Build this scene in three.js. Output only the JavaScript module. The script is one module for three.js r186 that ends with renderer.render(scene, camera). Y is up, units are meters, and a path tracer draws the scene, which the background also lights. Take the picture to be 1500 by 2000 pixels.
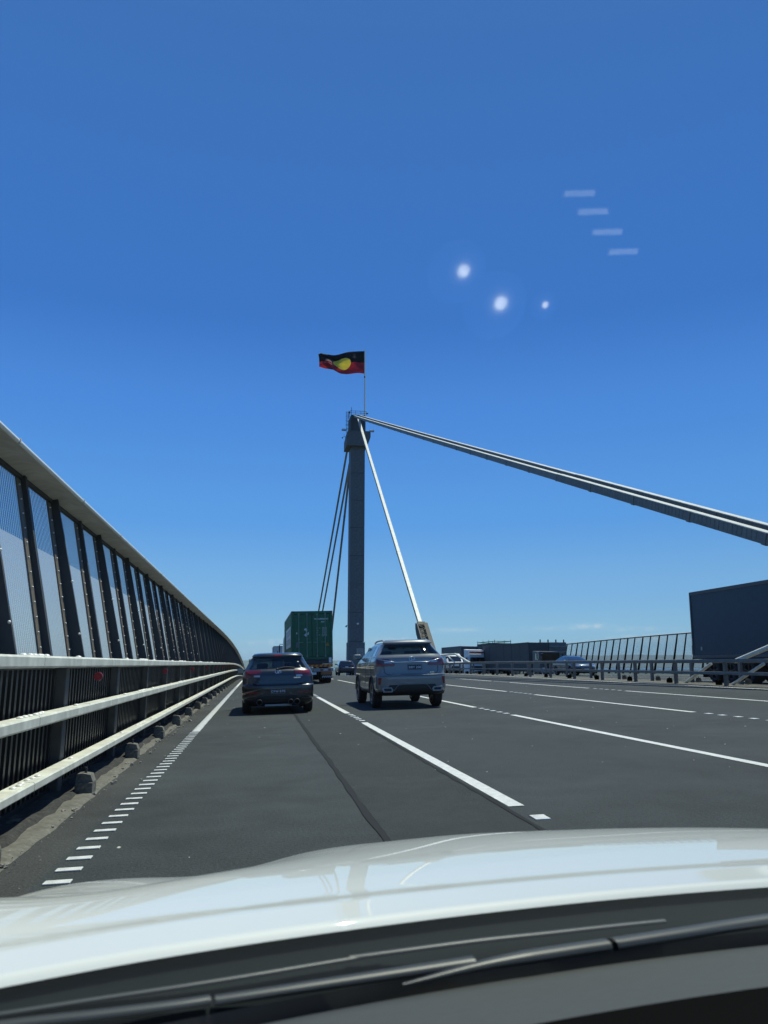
import * as THREE from 'three';
import { mergeGeometries, mergeVertices, toCreasedNormals } from 'three/addons/utils/BufferGeometryUtils.js';
import { RoundedBoxGeometry } from 'three/addons/geometries/RoundedBoxGeometry.js';
import { ImprovedNoise } from 'three/addons/math/ImprovedNoise.js';
import { Brush, Evaluator, SUBTRACTION } from 'three-bvh-csg';

// ------------------------------------------------------------------ camera, sky, sun, exposure
const scene = new THREE.Scene();
const D2R = Math.PI / 180;
const camera = new THREE.PerspectiveCamera(67.03, 0.75, 0.02, 60000);
camera.position.set(0, 1.24, 0);
camera.focus = 40; camera.userData.fStop = 9.4; // a phone lens: an aperture under 3 mm
camera.rotation.order = 'YXZ';
camera.rotation.set(11.127 * D2R, -9.118 * D2R, 0);

const renderer = new THREE.WebGLRenderer();
renderer.toneMapping = THREE.LinearToneMapping;
renderer.toneMappingExposure = 1.0;
renderer.shadowMap.enabled = true;

const SUN = new THREE.Vector3(0.32, 1, -0.28).normalize();
const sun = new THREE.DirectionalLight(new THREE.Color(1, 0.965, 0.80), 5.0);
sun.position.copy(SUN).multiplyScalar(300).add(new THREE.Vector3(15, 0, -60));
sun.target.position.set(15, 0, -60);
sun.castShadow = true; sun.shadow.radius = 1;
sun.shadow.mapSize.set(4096, 4096);
Object.assign(sun.shadow.camera, { left: -160, right: 160, top: 160, bottom: -160, near: 10, far: 700 });
scene.add(sun, sun.target);
scene.fog = new THREE.FogExp2(new THREE.Color(.62, .74, .86), 2.0e-5); // sea haze that turns the far hills blue

const perlin = new ImprovedNoise();
const nz = (x, y, z = 0) => perlin.noise(x, y, z);
let seed = 12345;
const rnd = () => { seed = (seed * 1664525 + 1013904223) >>> 0; return seed / 4294967296; };
const lerp = (a, b, t) => a + (b - a) * t, clamp = (x, a = 0, b = 1) => Math.min(b, Math.max(a, x));
const smooth = (a, b, x) => { const t = clamp((x - a) / (b - a)); return t * t * (3 - 2 * t); };

{ // clear summer sky with a few thin clouds low over the horizon
  const W = 4096, H = 2048, data = new Float32Array(W * H * 4);
  const stops = [[-90, .30, .44, .55], [0, .355, .55, .71], [1.2, .335, .565, .75], [2.5, .305, .56, .80], [5, .232, .49, .835], [10.4, .122, .362, .83], [18, .082, .27, .75], [25, .053, .193, .595], [43, .053, .172, .50], [90, .05, .15, .44]];
  const clouds = [ // azimuth from straight ahead, elevation, half width, half height, strength
    [14.6, 2.45, 1.9, .13, .35], [13.0, 2.3, 1.3, .10, .25], [23.9, 2.62, 1.15, .16, .75], [22.0, 2.5, 2.6, .14, .30], [26.5, 2.4, 2.4, .15, .28], [27.8, 1.75, 2.2, .26, .55], [1.2, 1.55, 2.6, .22, .34], [3.2, 1.1, 2.4, .20, .28], [10.0, 1.75, 1.8, .2, .3], [-3, 1.0, 3, .2, .22], [40, 2.2, 5, .3, .35], [-30, 1.8, 6, .3, .3], [75, 2.4, 7, .35, .35], [130, 2, 8, .35, .35], [-90, 2.1, 7, .35, .35], [-150, 2, 8, .35, .3], [180, 2.3, 7, .3, .3]];
  for (let j = 0; j < H; j++) {
    const el = (j + .5) / H * 180 - 90;
    let k = 0; while (k < stops.length - 2 && el > stops[k + 1][0]) k++;
    const a = stops[k], b = stops[k + 1], t = smooth(0, 1, (el - a[0]) / (b[0] - a[0])) * .35 + clamp((el - a[0]) / (b[0] - a[0])) * .65;
    for (let i = 0; i < W; i++) {
      let r = lerp(a[1], b[1], t), g = lerp(a[2], b[2], t), bl = lerp(a[3], b[3], t);
      if (el > .2 && el < 4) {
        const ph = ((i + .5) / W - .5) * 2 * Math.PI, dx = Math.cos(ph), dz = Math.sin(ph);
        const az = Math.atan2(dx, -dz) / D2R; let c = 0;
        for (const [ca, ce, hw, hh, s] of clouds) {
          const u = (az - ca) / hw, v = (el - ce) / hh; if (u * u + v * v > 9) continue;
          const n = clamp(.55 + .9 * nz(az * 1.7, el * 5, ca) + .6 * nz(az * 4.5, el * 13, ca + 5));
          c = Math.max(c, s * Math.exp(-(u * u + v * v)) * n);
        }
        r = lerp(r, .74, c); g = lerp(g, .80, c); bl = lerp(bl, .86, c);
      }
      const o = (j * W + i) * 4; data[o] = r; data[o + 1] = g; data[o + 2] = bl; data[o + 3] = 1;
    }
  }
  const sky = new THREE.DataTexture(data, W, H, THREE.RGBAFormat, THREE.FloatType);
  sky.mapping = THREE.EquirectangularReflectionMapping; sky.magFilter = sky.minFilter = THREE.LinearFilter; sky.needsUpdate = true;
  scene.background = sky; scene.environment = sky;
}

// ------------------------------------------------------------------ helpers
const used = new Map();
const numbered = (n) => { const k = used.get(n) || 0; used.set(n, k + 1); return k ? n + '_' + String(k).padStart(3, '0') : n; };
function tag(o, label, category, group) { o.userData.label = label; o.userData.category = category; if (group) o.userData.group = group; return o; }
function thing(name, label, category, pos = [0, 0, 0], turn = 0, group) {
  const g = new THREE.Group(); g.name = numbered(name); g.position.set(...pos); g.rotation.y = turn; scene.add(g);
  return tag(g, label, category, group);
}
function norm(list) { // same attributes on all, so that they merge
  return list.map((g) => {
    g = g.index ? g.toNonIndexed() : g.clone();
    for (const k of Object.keys(g.attributes)) if (!['position', 'normal', 'uv'].includes(k)) g.deleteAttribute(k);
    if (!g.attributes.uv) g.setAttribute('uv', new THREE.BufferAttribute(new Float32Array(g.attributes.position.count * 2), 2));
    if (!g.attributes.normal) g.computeVertexNormals();
    return g;
  });
}
const merge = (l) => l.length === 1 ? l[0] : mergeGeometries(norm(l));
function mesh(name, geo, mat, parent, label) {
  const m = new THREE.Mesh(Array.isArray(geo) ? merge(geo) : geo, mat);
  m.name = name; m.castShadow = m.receiveShadow = true;
  if (label) m.userData.label = label;
  parent.add(m); return m;
}
function structure(name, parent = scene) { const g = new THREE.Group(); g.name = name; g.userData.kind = 'structure'; parent.add(g); return g; }
const V = (x, y, z) => new THREE.Vector3(x, y, z);
function box(w, h, d, x = 0, y = 0, z = 0, r = 0) {
  const g = r ? new RoundedBoxGeometry(w, h, d, 2, Math.min(r, w / 2.01, h / 2.01, d / 2.01)) : new THREE.BoxGeometry(w, h, d);
  const p = g.attributes.position, n = g.attributes.normal, uv = g.attributes.uv;
  for (let i = 0; i < p.count; i++) { // uv in metres
    const ax = Math.abs(n.getX(i)), ay = Math.abs(n.getY(i)), az = Math.abs(n.getZ(i));
    if (ay >= ax && ay >= az) uv.setXY(i, p.getX(i), p.getZ(i)); else if (ax >= az) uv.setXY(i, p.getZ(i), p.getY(i)); else uv.setXY(i, p.getX(i), p.getY(i));
  }
  return g.translate(x, y, z);
}
function orient(g, a, b) { // geometry along +z of length |b-a| centred on 0 -> between a and b, kept upright
  const d = b.clone().sub(a), z = d.clone().normalize(), x = new THREE.Vector3().crossVectors(Math.abs(z.y) > .999 ? V(0, 0, 1) : V(0, 1, 0), z).normalize(), y = new THREE.Vector3().crossVectors(z, x);
  const m = new THREE.Matrix4().makeBasis(x, y, z).setPosition(a.clone().add(b).multiplyScalar(.5));
  return g.applyMatrix4(m);
}
const beam = (a, b, w, h, r = 0) => orient(box(w, h, a.distanceTo(b), 0, 0, 0, r), a, b);
function rod(a, b, r0, r1 = r0, n = 8) { const g = new THREE.CylinderGeometry(r1, r0, a.distanceTo(b), n); g.rotateX(Math.PI / 2); return orient(g, a, b); }
function barSection(w, h, len, bev) { // bevelled box bar along z
  const s = new THREE.Shape(), a = w / 2, b = h / 2;
  s.moveTo(-a + bev, -b); s.lineTo(a - bev, -b); s.lineTo(a, -b + bev); s.lineTo(a, b - bev); s.lineTo(a - bev, b); s.lineTo(-a + bev, b); s.lineTo(-a, b - bev); s.lineTo(-a, -b + bev); s.closePath();
  const g = new THREE.ExtrudeGeometry(s, { depth: len, bevelEnabled: false }); return g.translate(0, 0, -len / 2);
}
const polygon = (pts) => { const s = new THREE.Shape(); pts.forEach((p, i) => i ? s.lineTo(p[0], p[1]) : s.moveTo(p[0], p[1])); s.closePath(); return s; };
const extrude = (pts, depth) => new THREE.ExtrudeGeometry(polygon(pts), { depth, bevelEnabled: false });
function gridGeo(nu, nv, f, uvf) { // f(u,v) -> [x,y,z], u,v in 0..1
  const p = [], uv = [], idx = [];
  for (let j = 0; j <= nv; j++) for (let i = 0; i <= nu; i++) { const q = f(i / nu, j / nv); p.push(...q); const t = uvf ? uvf(i / nu, j / nv, q) : [i / nu, j / nv]; uv.push(...t); }
  for (let j = 0; j < nv; j++) for (let i = 0; i < nu; i++) { const a = j * (nu + 1) + i, b = a + 1, c = a + nu + 1, d = c + 1; idx.push(a, b, c, b, d, c); }
  const g = new THREE.BufferGeometry();
  g.setAttribute('position', new THREE.Float32BufferAttribute(p, 3)); g.setAttribute('uv', new THREE.Float32BufferAttribute(uv, 2)); g.setIndex(idx); g.computeVertexNormals(); return g;
}
function noiseTex(n, fn, { srgb = true, rx = 1, ry = 1 } = {}) {
  const d = new Uint8Array(n * n * 4);
  for (let j = 0; j < n; j++) for (let i = 0; i < n; i++) { const c = fn(i / n, j / n, i, j), o = (j * n + i) * 4; for (let k = 0; k < 3; k++) d[o + k] = clamp(Array.isArray(c) ? c[k] : c) * 255; d[o + 3] = 255; }
  const t = new THREE.DataTexture(d, n, n); t.wrapS = t.wrapT = THREE.RepeatWrapping; t.magFilter = THREE.LinearFilter; t.minFilter = THREE.LinearMipmapLinearFilter; t.generateMipmaps = true;
  if (srgb) t.colorSpace = THREE.SRGBColorSpace; t.repeat.set(rx, ry); t.needsUpdate = true; return t;
}
function tile(x, y, f, z = 0) { // noise that wraps on 0..1
  const a = nz(x * f, y * f, z), b = nz((x - 1) * f, y * f, z), c = nz(x * f, (y - 1) * f, z), d = nz((x - 1) * f, (y - 1) * f, z);
  return lerp(lerp(a, b, x), lerp(c, d, x), y) * 1.25;
}
function canvasTex(w, h, draw) {
  const c = document.createElement('canvas'); c.width = w; c.height = h; draw(c.getContext('2d'), w, h);
  const t = new THREE.CanvasTexture(c); t.colorSpace = THREE.SRGBColorSpace; t.anisotropy = 8; return t;
}
const C = (r, g, b) => new THREE.Color().setRGB(r, g ?? r, b ?? r);
const std = (col, rough, metal = 0, more = {}) => new THREE.MeshStandardMaterial({ color: col, roughness: rough, metalness: metal, ...more });
const phys = (o) => new THREE.MeshPhysicalMaterial(o);

// the deck falls to the left and dips over a crest ahead
const S = 0.027;
const drop = (z) => { const d = Math.max(0, -z - 55); return -2.5e-4 * d * d; };
const roadY = (x, z) => (x < 17.2 ? S * x : S * 17.2 - 0.011 * (x - 17.2)) + drop(z);
const ROLL = Math.atan(S), ROLL2 = -Math.atan(.011);

// ------------------------------------------------------------------ materials
const asphaltMap = noiseTex(2048, (u, v) => {
  let g = .25 + .045 * tile(u, v, 4) + .035 * tile(u, v, 19, 3);
  const s = rnd(); g += (s - .5) * .17; if (s > .992) g += .14; if (s < .01) g -= .10;
  g += .05 * nz(u * 420, v * 420, 9); return [g, g * 1.0, g * .995];
});
const asphaltBump = noiseTex(512, (u, v) => .5 + (rnd() - .5) * .7 + .4 * tile(u, v, 90, 4), { srgb: false });
asphaltMap.repeat.set(1 / 7, 1 / 7); asphaltBump.repeat.set(1 / 2.6, 1 / 2.6);
const rough2 = asphaltMap.clone(); rough2.repeat.set(1 / 4, 1 / 4); rough2.needsUpdate = true;
const grime = noiseTex(512, (u, v) => { const g = .93 + .10 * tile(u, v, 6) + .07 * tile(u, v, 23, 2) - (rnd() > .995 ? .10 : 0) + (rnd() - .5) * .02; return [g, g, g * .99]; });
grime.repeat.set(.45, .45);
const M = {
  asphalt: std(C(.58, .69, .70), .93, 0, { map: asphaltMap, bumpMap: asphaltBump, bumpScale: .004 }),
  asphaltRough: std(C(.50, .58, .58), .95, 0, { map: rough2, bumpMap: asphaltBump, bumpScale: .010 }),
  asphalt2: std(C(.74, .78, .74), .95, 0, { map: asphaltMap, bumpMap: asphaltBump, bumpScale: .004 }),
  bitumen: phys({ color: C(.024, .026, .028), roughness: .95, specularIntensity: .4 }),
  paint: std(C(.70, .70, .68), .7, 0, { alphaMap: noiseTex(512, (u, v) => { const n = tile(u, v, 26, 5) + .8 * tile(u, v, 70, 8) + (rnd() - .5) * .5; return n > .92 ? 0 : 1; }, { srgb: false }), transparent: true, map: noiseTex(256, (u, v) => { const g = .95 + .10 * tile(u, v, 12) - (rnd() > .93 ? .14 : 0); return g; }) }),
  concrete: std(C(.22, .215, .19), .95, 0, { map: noiseTex(512, (u, v) => { const g = .80 + .20 * tile(u, v, 7) + .17 * tile(u, v, 31, 2) + (rnd() - .5) * .14; return [g, g * .985, g * .95]; }) }),
  rail: std(C(.77, .76, .66), .5, 0, { map: grime }),
  railGrey: std(C(.19, .19, .18), .6, 0, { map: grime }),
  picket: std(C(.016, .018, .019), .35),
  post: std(C(.048, .052, .054), .65),
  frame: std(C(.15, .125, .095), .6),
  canopy: std(C(.66, .63, .56), .55, 0, { map: grime }),
  bolt: std(C(.74, .73, .68), .45, .1),
  red: std(C(.28, .012, .02), .4),
  pylon: std(C(.155, .16, .17), .8, 0, { map: grime }),
  pylonDark: std(C(.09, .095, .10), .8),
  stay: std(C(.55, .56, .52), .5, 0, { map: grime }),  // paler tone of the cable tops, sunlight put into the colour
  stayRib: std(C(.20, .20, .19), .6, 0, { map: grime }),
  stayShaded: std(C(.20, .20, .19), .6, 0, { map: grime }),  // stay colour darkened to carry the shade of the cable sides
  dirt: std(C(.075, .072, .064), 1, 0, { map: noiseTex(256, (u, v) => { const g = .72 + .3 * tile(u, v, 9) + .25 * tile(u, v, 37, 2) + (rnd() - .5) * .3; return [g, g, g]; }) }),
  anchor: std(C(.052, .051, .046), .7, 0, { map: grime }),
  paneDark: phys({ color: C(.30, .35, .36), roughness: .02, transmission: 1, thickness: 0 }),
  trim: std(C(.012), .8),
  railPost: std(C(.07, .07, .068), .6, 0, { map: grime }),
  mirrorGlass: std(C(.16, .18, .2), .08, 1),
  lip: std(C(.80, .80, .74), .5),
  steel: std(C(.30, .31, .31), .5, .3),
  darkSteel: std(C(.05, .052, .055), .6, .2),
  chrome: std(C(.85, .86, .87), .12, 1),
  tyre: std(C(.022, .022, .023), .85),
  rim: std(C(.28, .29, .30), .3, .9),
  rimDark: std(C(.08, .08, .085), .35, .8),
  blackPlastic: std(C(.02, .021, .022), .55),
  blackGloss: phys({ color: C(.008), roughness: .18, clearcoat: 1, clearcoatRoughness: .05 }),
  glass: phys({ color: C(.012, .015, .018), roughness: .04, clearcoat: 1, clearcoatRoughness: .02, ior: 1.5 }),
  lampRed: phys({ color: C(.22, .006, .012), roughness: .25, clearcoat: 1, clearcoatRoughness: .05 }),
  lampRedDark: phys({ color: C(.09, .005, .010), roughness: .3, clearcoat: 1 }),
  lampClear: phys({ color: C(.45, .46, .47), roughness: .2, clearcoat: 1, metalness: .3 }),
  white: std(C(.75, .76, .75), .5),
  orange: std(C(.62, .22, .03), .5),
  yellow: std(C(.66, .45, .04), .5),
};
{ // welded wire mesh: the holes are cut by an alpha map
  const n = 256, d = new Uint8Array(n * n * 4);
  for (let j = 0; j < n; j++) for (let i = 0; i < n; i++) { const a = (i % 64 < 32 || j % 64 < 16) ? 255 : 0, o = (j * n + i) * 4; d[o] = d[o + 1] = d[o + 2] = a; d[o + 3] = 255; }
  const t = new THREE.DataTexture(d, n, n); t.wrapS = t.wrapT = THREE.RepeatWrapping; t.magFilter = THREE.LinearFilter; t.needsUpdate = true; t.repeat.set(1 / .30, 1 / .08);
  M.mesh = std(C(.36, .36, .35), .6, .0, { alphaMap: t, transparent: true, side: THREE.DoubleSide });
  const d2 = new Uint8Array(n * n * 4); for (let j = 0; j < n; j++) for (let i = 0; i < n; i++) { const a = (i % 64 < 14 || j % 64 < 7) ? 255 : 0, o = (j * n + i) * 4; d2[o] = d2[o + 1] = d2[o + 2] = a; d2[o + 3] = 255; }
  const t2 = new THREE.DataTexture(d2, n, n); t2.wrapS = t2.wrapT = THREE.RepeatWrapping; t2.magFilter = THREE.LinearFilter; t2.needsUpdate = true; t2.repeat.set(1 / .32, 1 / .32);
  M.meshFine = std(C(.33, .33, .315), .6, .0, { alphaMap: t2, transparent: true, side: THREE.DoubleSide });
}
// ------------------------------------------------------------------ land far below, hills on the skyline
{
  const landMap = noiseTex(1024, (u, v) => { const a = tile(u, v, 9), b = tile(u, v, 40, 4), c = rnd(); let r = .30 + .08 * a + .06 * b, g = .33 + .09 * a + .05 * b, bl = .27 + .05 * a; if (c > .93 && b > -.1) { r += .28; g += .26; bl += .25; } return [r, g, bl]; });
  landMap.repeat.set(1 / 900, 1 / 900);
  const land = new THREE.PlaneGeometry(60000, 60000, 8, 8).rotateX(-Math.PI / 2).translate(0, -58, -20000);
  const p = land.attributes.position, uv = land.attributes.uv; for (let i = 0; i < p.count; i++) uv.setXY(i, p.getX(i), p.getZ(i));
  const m = mesh('terrain', land, std(C(.55, .6, .6), 1, 0, { map: landMap }), scene); m.userData.kind = 'structure';
  const ridge = (name, dist, az0, az1, hf, col) => {
    const n = 90, g = gridGeo(n, 6, (u, v) => {
      const az = lerp(az0, az1, u) * D2R, h = hf(lerp(az0, az1, u)), d = dist * (1 + .22 * v);
      return [Math.sin(az) * d, -58 + (h + 58) * Math.pow(Math.sin(Math.min(v, 1) * Math.PI / 2), .8) * 1 + (v > 0 ? 25 * nz(u * 40, v * 5, dist) : 0), -Math.cos(az) * d];
    }, (u, v) => [u * 40, v * 5]);
    mesh(name, g, std(col, 1), scene).userData.kind = 'structure';
  };
  const H = 14000;
  ridge('hills', H, -30, 12, (a) => H * 1.22 * (.0043 + .0009 * nz(a * .18, 2) + .0004 * nz(a * .7, 5)) , C(.10, .15, .13));
  ridge('hills_001', H * 1.1, 8, 70, (a) => H * 1.34 * (.0052 + .0058 * smooth(17, 23, a) * (1 - .65 * smooth(27, 36, a)) + .0016 * nz(a * .35, 7) + .0006 * nz(a * 1.3, 3)), C(.10, .14, .13));
  // bay water between the bridge and the hills
  const w = mesh('water', new THREE.PlaneGeometry(26000, 3200).rotateX(-Math.PI / 2).translate(6000, -57, -9500), std(C(.05, .10, .13), .25), scene); w.userData.kind = 'structure';
}

// ------------------------------------------------------------------ bridge deck, roads and markings
const ZN = 14, ZF = -250;
function sheet(x0, x1, z0, z1, lift, thick = 0, edge) { // follows the deck; edge(z, side) shifts the border
  const nz_ = Math.max(2, Math.round((z0 - z1) / 2.5)), nx = 2;
  const top = gridGeo(nx, nz_, (u, v) => { const z = lerp(z0, z1, v), e0 = edge ? edge(z, 0) : 0, e1 = edge ? edge(z, 1) : 0, x = lerp(x0 + e0, x1 + e1, u); return [x, roadY(x, z) + lift, z]; }, (u, v, q) => [q[0], q[2]]);
  return top;
}
{
  const deck = structure('bridge_deck');
  const under = [];
  for (const [xa, xb] of [[-3.2, 17.2], [17.2, 39.2]]) under.push(gridGeo(1, 100, (u, v) => { const z = lerp(ZN, ZF, v), x = lerp(xa, xb, u); return [x, roadY(x, z) - .02, z]; }, (u, v, q) => [q[0], q[2]]));
  mesh('slab', under, M.concrete, deck);
  const girder = []; for (let i = 0; i < 26; i++) { const za = lerp(ZN, ZF, i / 26), zb = lerp(ZN, ZF, (i + 1) / 26), zm = (za + zb) / 2; girder.push(beam(V(18, roadY(18, za) - 2.6, za), V(18, roadY(18, zb) - 2.6, zb), 41, 3.6)); }
  mesh('girder', girder, M.concrete, deck);
  mesh('parapet_kerb', [0, 1].map((k) => sheet(k ? 35.4 : -3.2, k ? 39.2 : -1.5, ZN, ZF, .0)), M.concrete, deck);

  const road = structure('road');
  mesh('asphalt', sheet(-1.25, 16.35, ZN, ZF, .004), M.asphalt, road);
  mesh('shoulder', sheet(-1.62, -1.25, ZN, ZF, .004, 0, (z, s) => s ? 0 : .05 * nz(z * .9, 1) + .03 * nz(z * 4, 2)), M.asphalt2, road);
  mesh('median_strip', sheet(16.35, 19.8, ZN, ZF, .004), M.concrete, road);
  mesh('asphalt_patch', sheet(.96, 2.10, ZN, -62, .0062, 0, (z, s) => s ? .01 * nz(z * 2, 5) : .03 * nz(z * .5, 2)), M.asphaltRough, road);
  // bitumen seal of a crack wandering along the lane
  const seal = gridGeo(1, 260, (u, v) => { const z = lerp(-3, -62, v), w = .030 + .014 * nz(z * 1.3, 8) + .012 * nz(z * 6, 1), x = .93 + .03 * nz(z * .35, 4) + .014 * nz(z * 2.1, 2) + .008 * nz(z * 7, u * 9, 2) + (u - .5) * 2 * Math.max(.014, w); return [x, roadY(x, z) + .0105, z]; }, (u, v, q) => [q[0], q[2]]);
  mesh('crack_seal', seal, M.bitumen, road);
  const seal2 = gridGeo(1, 80, (u, v) => { const z = lerp(-3, -15, v), w = .022 + .03 * nz(z * 2.1, 3), x = 2.07 + .03 * nz(z * .8, 9) + (u - .5) * 2 * Math.max(.008, w); return [x, roadY(x, z) + .0105, z]; }, (u, v, q) => [q[0], q[2]]);
  mesh('crack_seal', seal2, M.bitumen, road);
  // long lane dashes with rows of small blocks in the gaps
  const dashLines = [[2.19, 16.2], [5.51, 16.68], [9.05, 25.05], [12.42, 25.4]];
  const blockGeo = box(.12, .012, .17, 0, 0, 0, .004);
  for (const [x, end] of dashLines) {
    for (let k = -2; k < 12; k++) {
      const zb = -(end + 12.6 * k), za = zb + 9.6; if (za > 8 && zb > 6) continue; if (zb < -150) break;
      const n = 8, g = gridGeo(2, n, (u, v) => { const z = lerp(za, zb, v) + ((v === 0 || v === 1) ? .02 * nz(u * 9, k, x) : 0), xx = x + (u - .5) * (.135 + .012 * nz(z * 3, x)); return [xx, roadY(xx, z) + .0095, z]; }, (u, v, q) => [q[0], q[2]]);
      mesh('lane_dash', g, M.paint, road);
      if (zb < -48) continue;
      for (let q = 1; q <= 5; q++) { const z = zb - .5 * q; if (x < 3 && z > -5.9) continue; const b = mesh('marker_block', blockGeo, M.paint, road); b.position.set(x + .02 + .02 * (rnd() - .5), roadY(x, z) + .008, z); b.rotation.z = ROLL; b.rotation.y = .05 * (rnd() - .5); }
    }
  }
  // audible edge line: short raised bars across the line, then a solid line further on
  for (let i = 0; i < 150; i++) {
    const z = -2.2 - i * .293, w = .155 + .012 * (rnd() - .5);
    const bar = mesh('edge_bar', box(w, .010, .074 + .014 * (rnd() - .5), 0, 0, 0, .004), M.paint, road);
    bar.position.set(-1.125 + .01 * (rnd() - .5), roadY(-1.12, z) + .009, z); bar.rotation.set(0, .03 * (rnd() - .5), ROLL);
  }
  mesh('edge_line', sheet(-1.19, -1.055, -15.6, -150, .0083, 0, (z) => .012 * nz(z * 2.2, 6)), M.paint, road);
  mesh('edge_line', sheet(16.12, 16.24, 6, -150, .0085), M.paint, road);

  const opp = structure('opposite_road');
  mesh('asphalt', sheet(19.8, 35.4, ZN, ZF, .004), M.asphalt, opp);
  for (const x of [23.6, 27.0, 30.4]) for (let k = 0; k < 10; k++) { const zb = -(16 + 12.6 * k); mesh('lane_dash', sheet(x - .065, x + .065, zb + 9, zb, .0085), M.paint, opp); }
  mesh('edge_line', sheet(20.0, 20.12, 6, -150, .0085), M.paint, opp);

  // crumbling concrete strip at the gutter with rubble
  const strip = structure('gutter_strip');
  mesh('concrete', gridGeo(5, 330, (u, v) => {
    const z = lerp(4, -70, v), e = .06 * nz(z * 1.4, 3) + .035 * nz(z * 5, 7), x = lerp(-1.80, -1.545 + e - .10 * smooth(7, 17, -z), u);
    return [x, roadY(x, z) + (u === 1 ? .006 : .028 + .016 * nz(x * 7, z * 4, 3) + .008 * nz(x * 22, z * 18, 3)), z];
  }, (u, v, q) => [q[0], q[2]]), M.concrete, strip);
  mesh('dirt', gridGeo(8, 330, (u, v) => { const z = lerp(4, -70, v), x = lerp(-2.2, -1.70 + .05 * nz(z * 1.7, 11) + .03 * nz(z * 6, 2), u); return [x, roadY(x, z) + (u === 1 ? .02 : .055 + .04 * nz(x * 6, z * 2.5, 8) + .015 * nz(x * 25, z * 20, 3)), z]; }, (u, v, q) => [q[0], q[2]]), M.dirt, strip);
  const chip = [0, 1, 2].map((k) => { const g = new THREE.IcosahedronGeometry(1, 1), p = g.attributes.position; for (let i = 0; i < p.count; i++) { const x = p.getX(i), y = p.getY(i), z = p.getZ(i), f = .8 + .5 * nz(x * 1.7 + k * 9, y * 1.7, z * 1.7); p.setXYZ(i, x * f, y * f * .6, z * f); } g.computeVertexNormals(); return g; });
  const rubble = [];
  for (let i = 0; i < 900; i++) {
    const t = rnd() ** 1.5, z = -2 - 40 * t, x = -1.95 + .48 * Math.sqrt(rnd()) + (rnd() > .93 ? .5 * rnd() : 0), s = .006 + .022 * rnd() ** 4 + (rnd() > .985 ? .02 : 0);
    rubble.push(chip[i % 3].clone().scale(s, s, s).rotateY(rnd() * 6).translate(x, roadY(x, z) + .024, z));
  }
  const rb = mesh('rubble', rubble, std(C(.27, .25, .22), 1), scene); rb.userData.kind = 'stuff'; tag(rb, 'small grey rubble and grit in the gutter along the left guard rail', 'rubble');
  const specks = []; for (let i = 0; i < 170; i++) { const z = -3.5 - 34 * rnd() ** 1.3, x = -1 + 16 * rnd(), s = .006 + .012 * rnd() ** 2; specks.push(chip[i % 3].clone().scale(s * 1.5, s * .5, s).rotateY(rnd() * 6).translate(x, roadY(x, z) + .006, z)); }
  const sp = mesh('litter', specks, std(C(.5, .48, .44), .9), scene); sp.userData.kind = 'stuff'; tag(sp, 'pale specks of grit scattered over the asphalt lanes', 'litter');
  for (const [x, z, s, r, label] of [[-1.86, -7.0, .10, .4, 'pale broken slab of concrete lying in the gutter nearest the bonnet'], [-1.80, -10.9, .09, 1.2, 'grey concrete lump in the gutter between the first two pedestals'], [-1.78, -13.2, .075, 2.2, 'small grey concrete lump in the gutter behind the second pedestal']])
    { const c = mesh(numbered('concrete_lump'), chip[1].clone().scale(s * 1.3, s * .5, s), M.concrete, scene); c.position.set(x, roadY(x, z) + .035, z); c.rotation.y = r; tag(c, label, 'rubble'); }
}

M.pedestal = std(C(.24, .235, .21), .95, 0, { map: M.concrete.map });
// ------------------------------------------------------------------ left guard rail
const pedGeo = (() => { // concrete pedestal with a sloping top
  const b = box(.17, .12, .20, 0, .06, 0, .012), t = extrude([[-.085, .12], [.085, .12], [.055, .19], [-.02, .205], [-.07, .20]], .16).translate(0, 0, -.08); return merge([b, t]);
})();
function guardRail(g, x, dir, zs, post0, gap, rails, mat, postMat, bolts) { // dir: towards the road
  for (const [ry, h, w, off] of rails) for (let k = 0; k < zs.n; k++) {
    const a = zs.start - zs.len * k, b = a - zs.len + .012, xx = x - dir * (w / 2) - dir * off;
    mesh('rail', orient(barSection(w, h, Math.abs(b - a), Math.min(w, h) * .16), V(xx, roadY(x, a) + ry, a), V(xx, roadY(x, b) + ry, b)), mat, g);
  }
  for (let k = 0; k < zs.np; k++) {
    const z = post0 - gap * k, top = rails[0][0];
    mesh('rail_post', box(.11, top + .05, .16, x - dir * .225, roadY(x, z) + top / 2 - .02, z, .01), postMat, g);
    if (k < 45) { mesh('pedestal', pedGeo.clone().scale(dir, 1, 1).translate(x + dir * .075, roadY(x, z) + .015, z), M.pedestal, g); mesh('anchor_bolt', rod(V(x + dir * .07, roadY(x, z) + .20, z), V(x + dir * .07, roadY(x, z) + .27, z), .014), M.darkSteel, g); }
  }
  if (bolts) {
    const bg = new THREE.SphereGeometry(.03, 10, 6, 0, Math.PI * 2, 0, Math.PI / 2).scale(1, .62, 1);
    for (const [ry, h, w, off] of rails) {
      const spots = []; for (let k = 0; k < 16; k++) spots.push(post0 - gap * k);
      for (let k = 0; k < 9; k++) { const s = zs.start - zs.len * (k + 1); for (const d of [-.34, -.2, -.09, .09, .2, .34]) spots.push(s + d); }
      for (const z of spots) { if (z > 1 || z < -60) continue; const m = mesh('bolt', bg, M.bolt, g), xx = x - dir * (w / 2 + off); m.position.set(xx + .025 * (rnd() - .5), roadY(x, z) + ry + h / 2 - .001, z); m.rotation.z = ROLL; }
    }
  }
}
const leftRail = thing('guard_rail', 'cream painted three bar steel guard rail on the left with red reflectors', 'guard rail', [0, 0, 0]);
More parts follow.
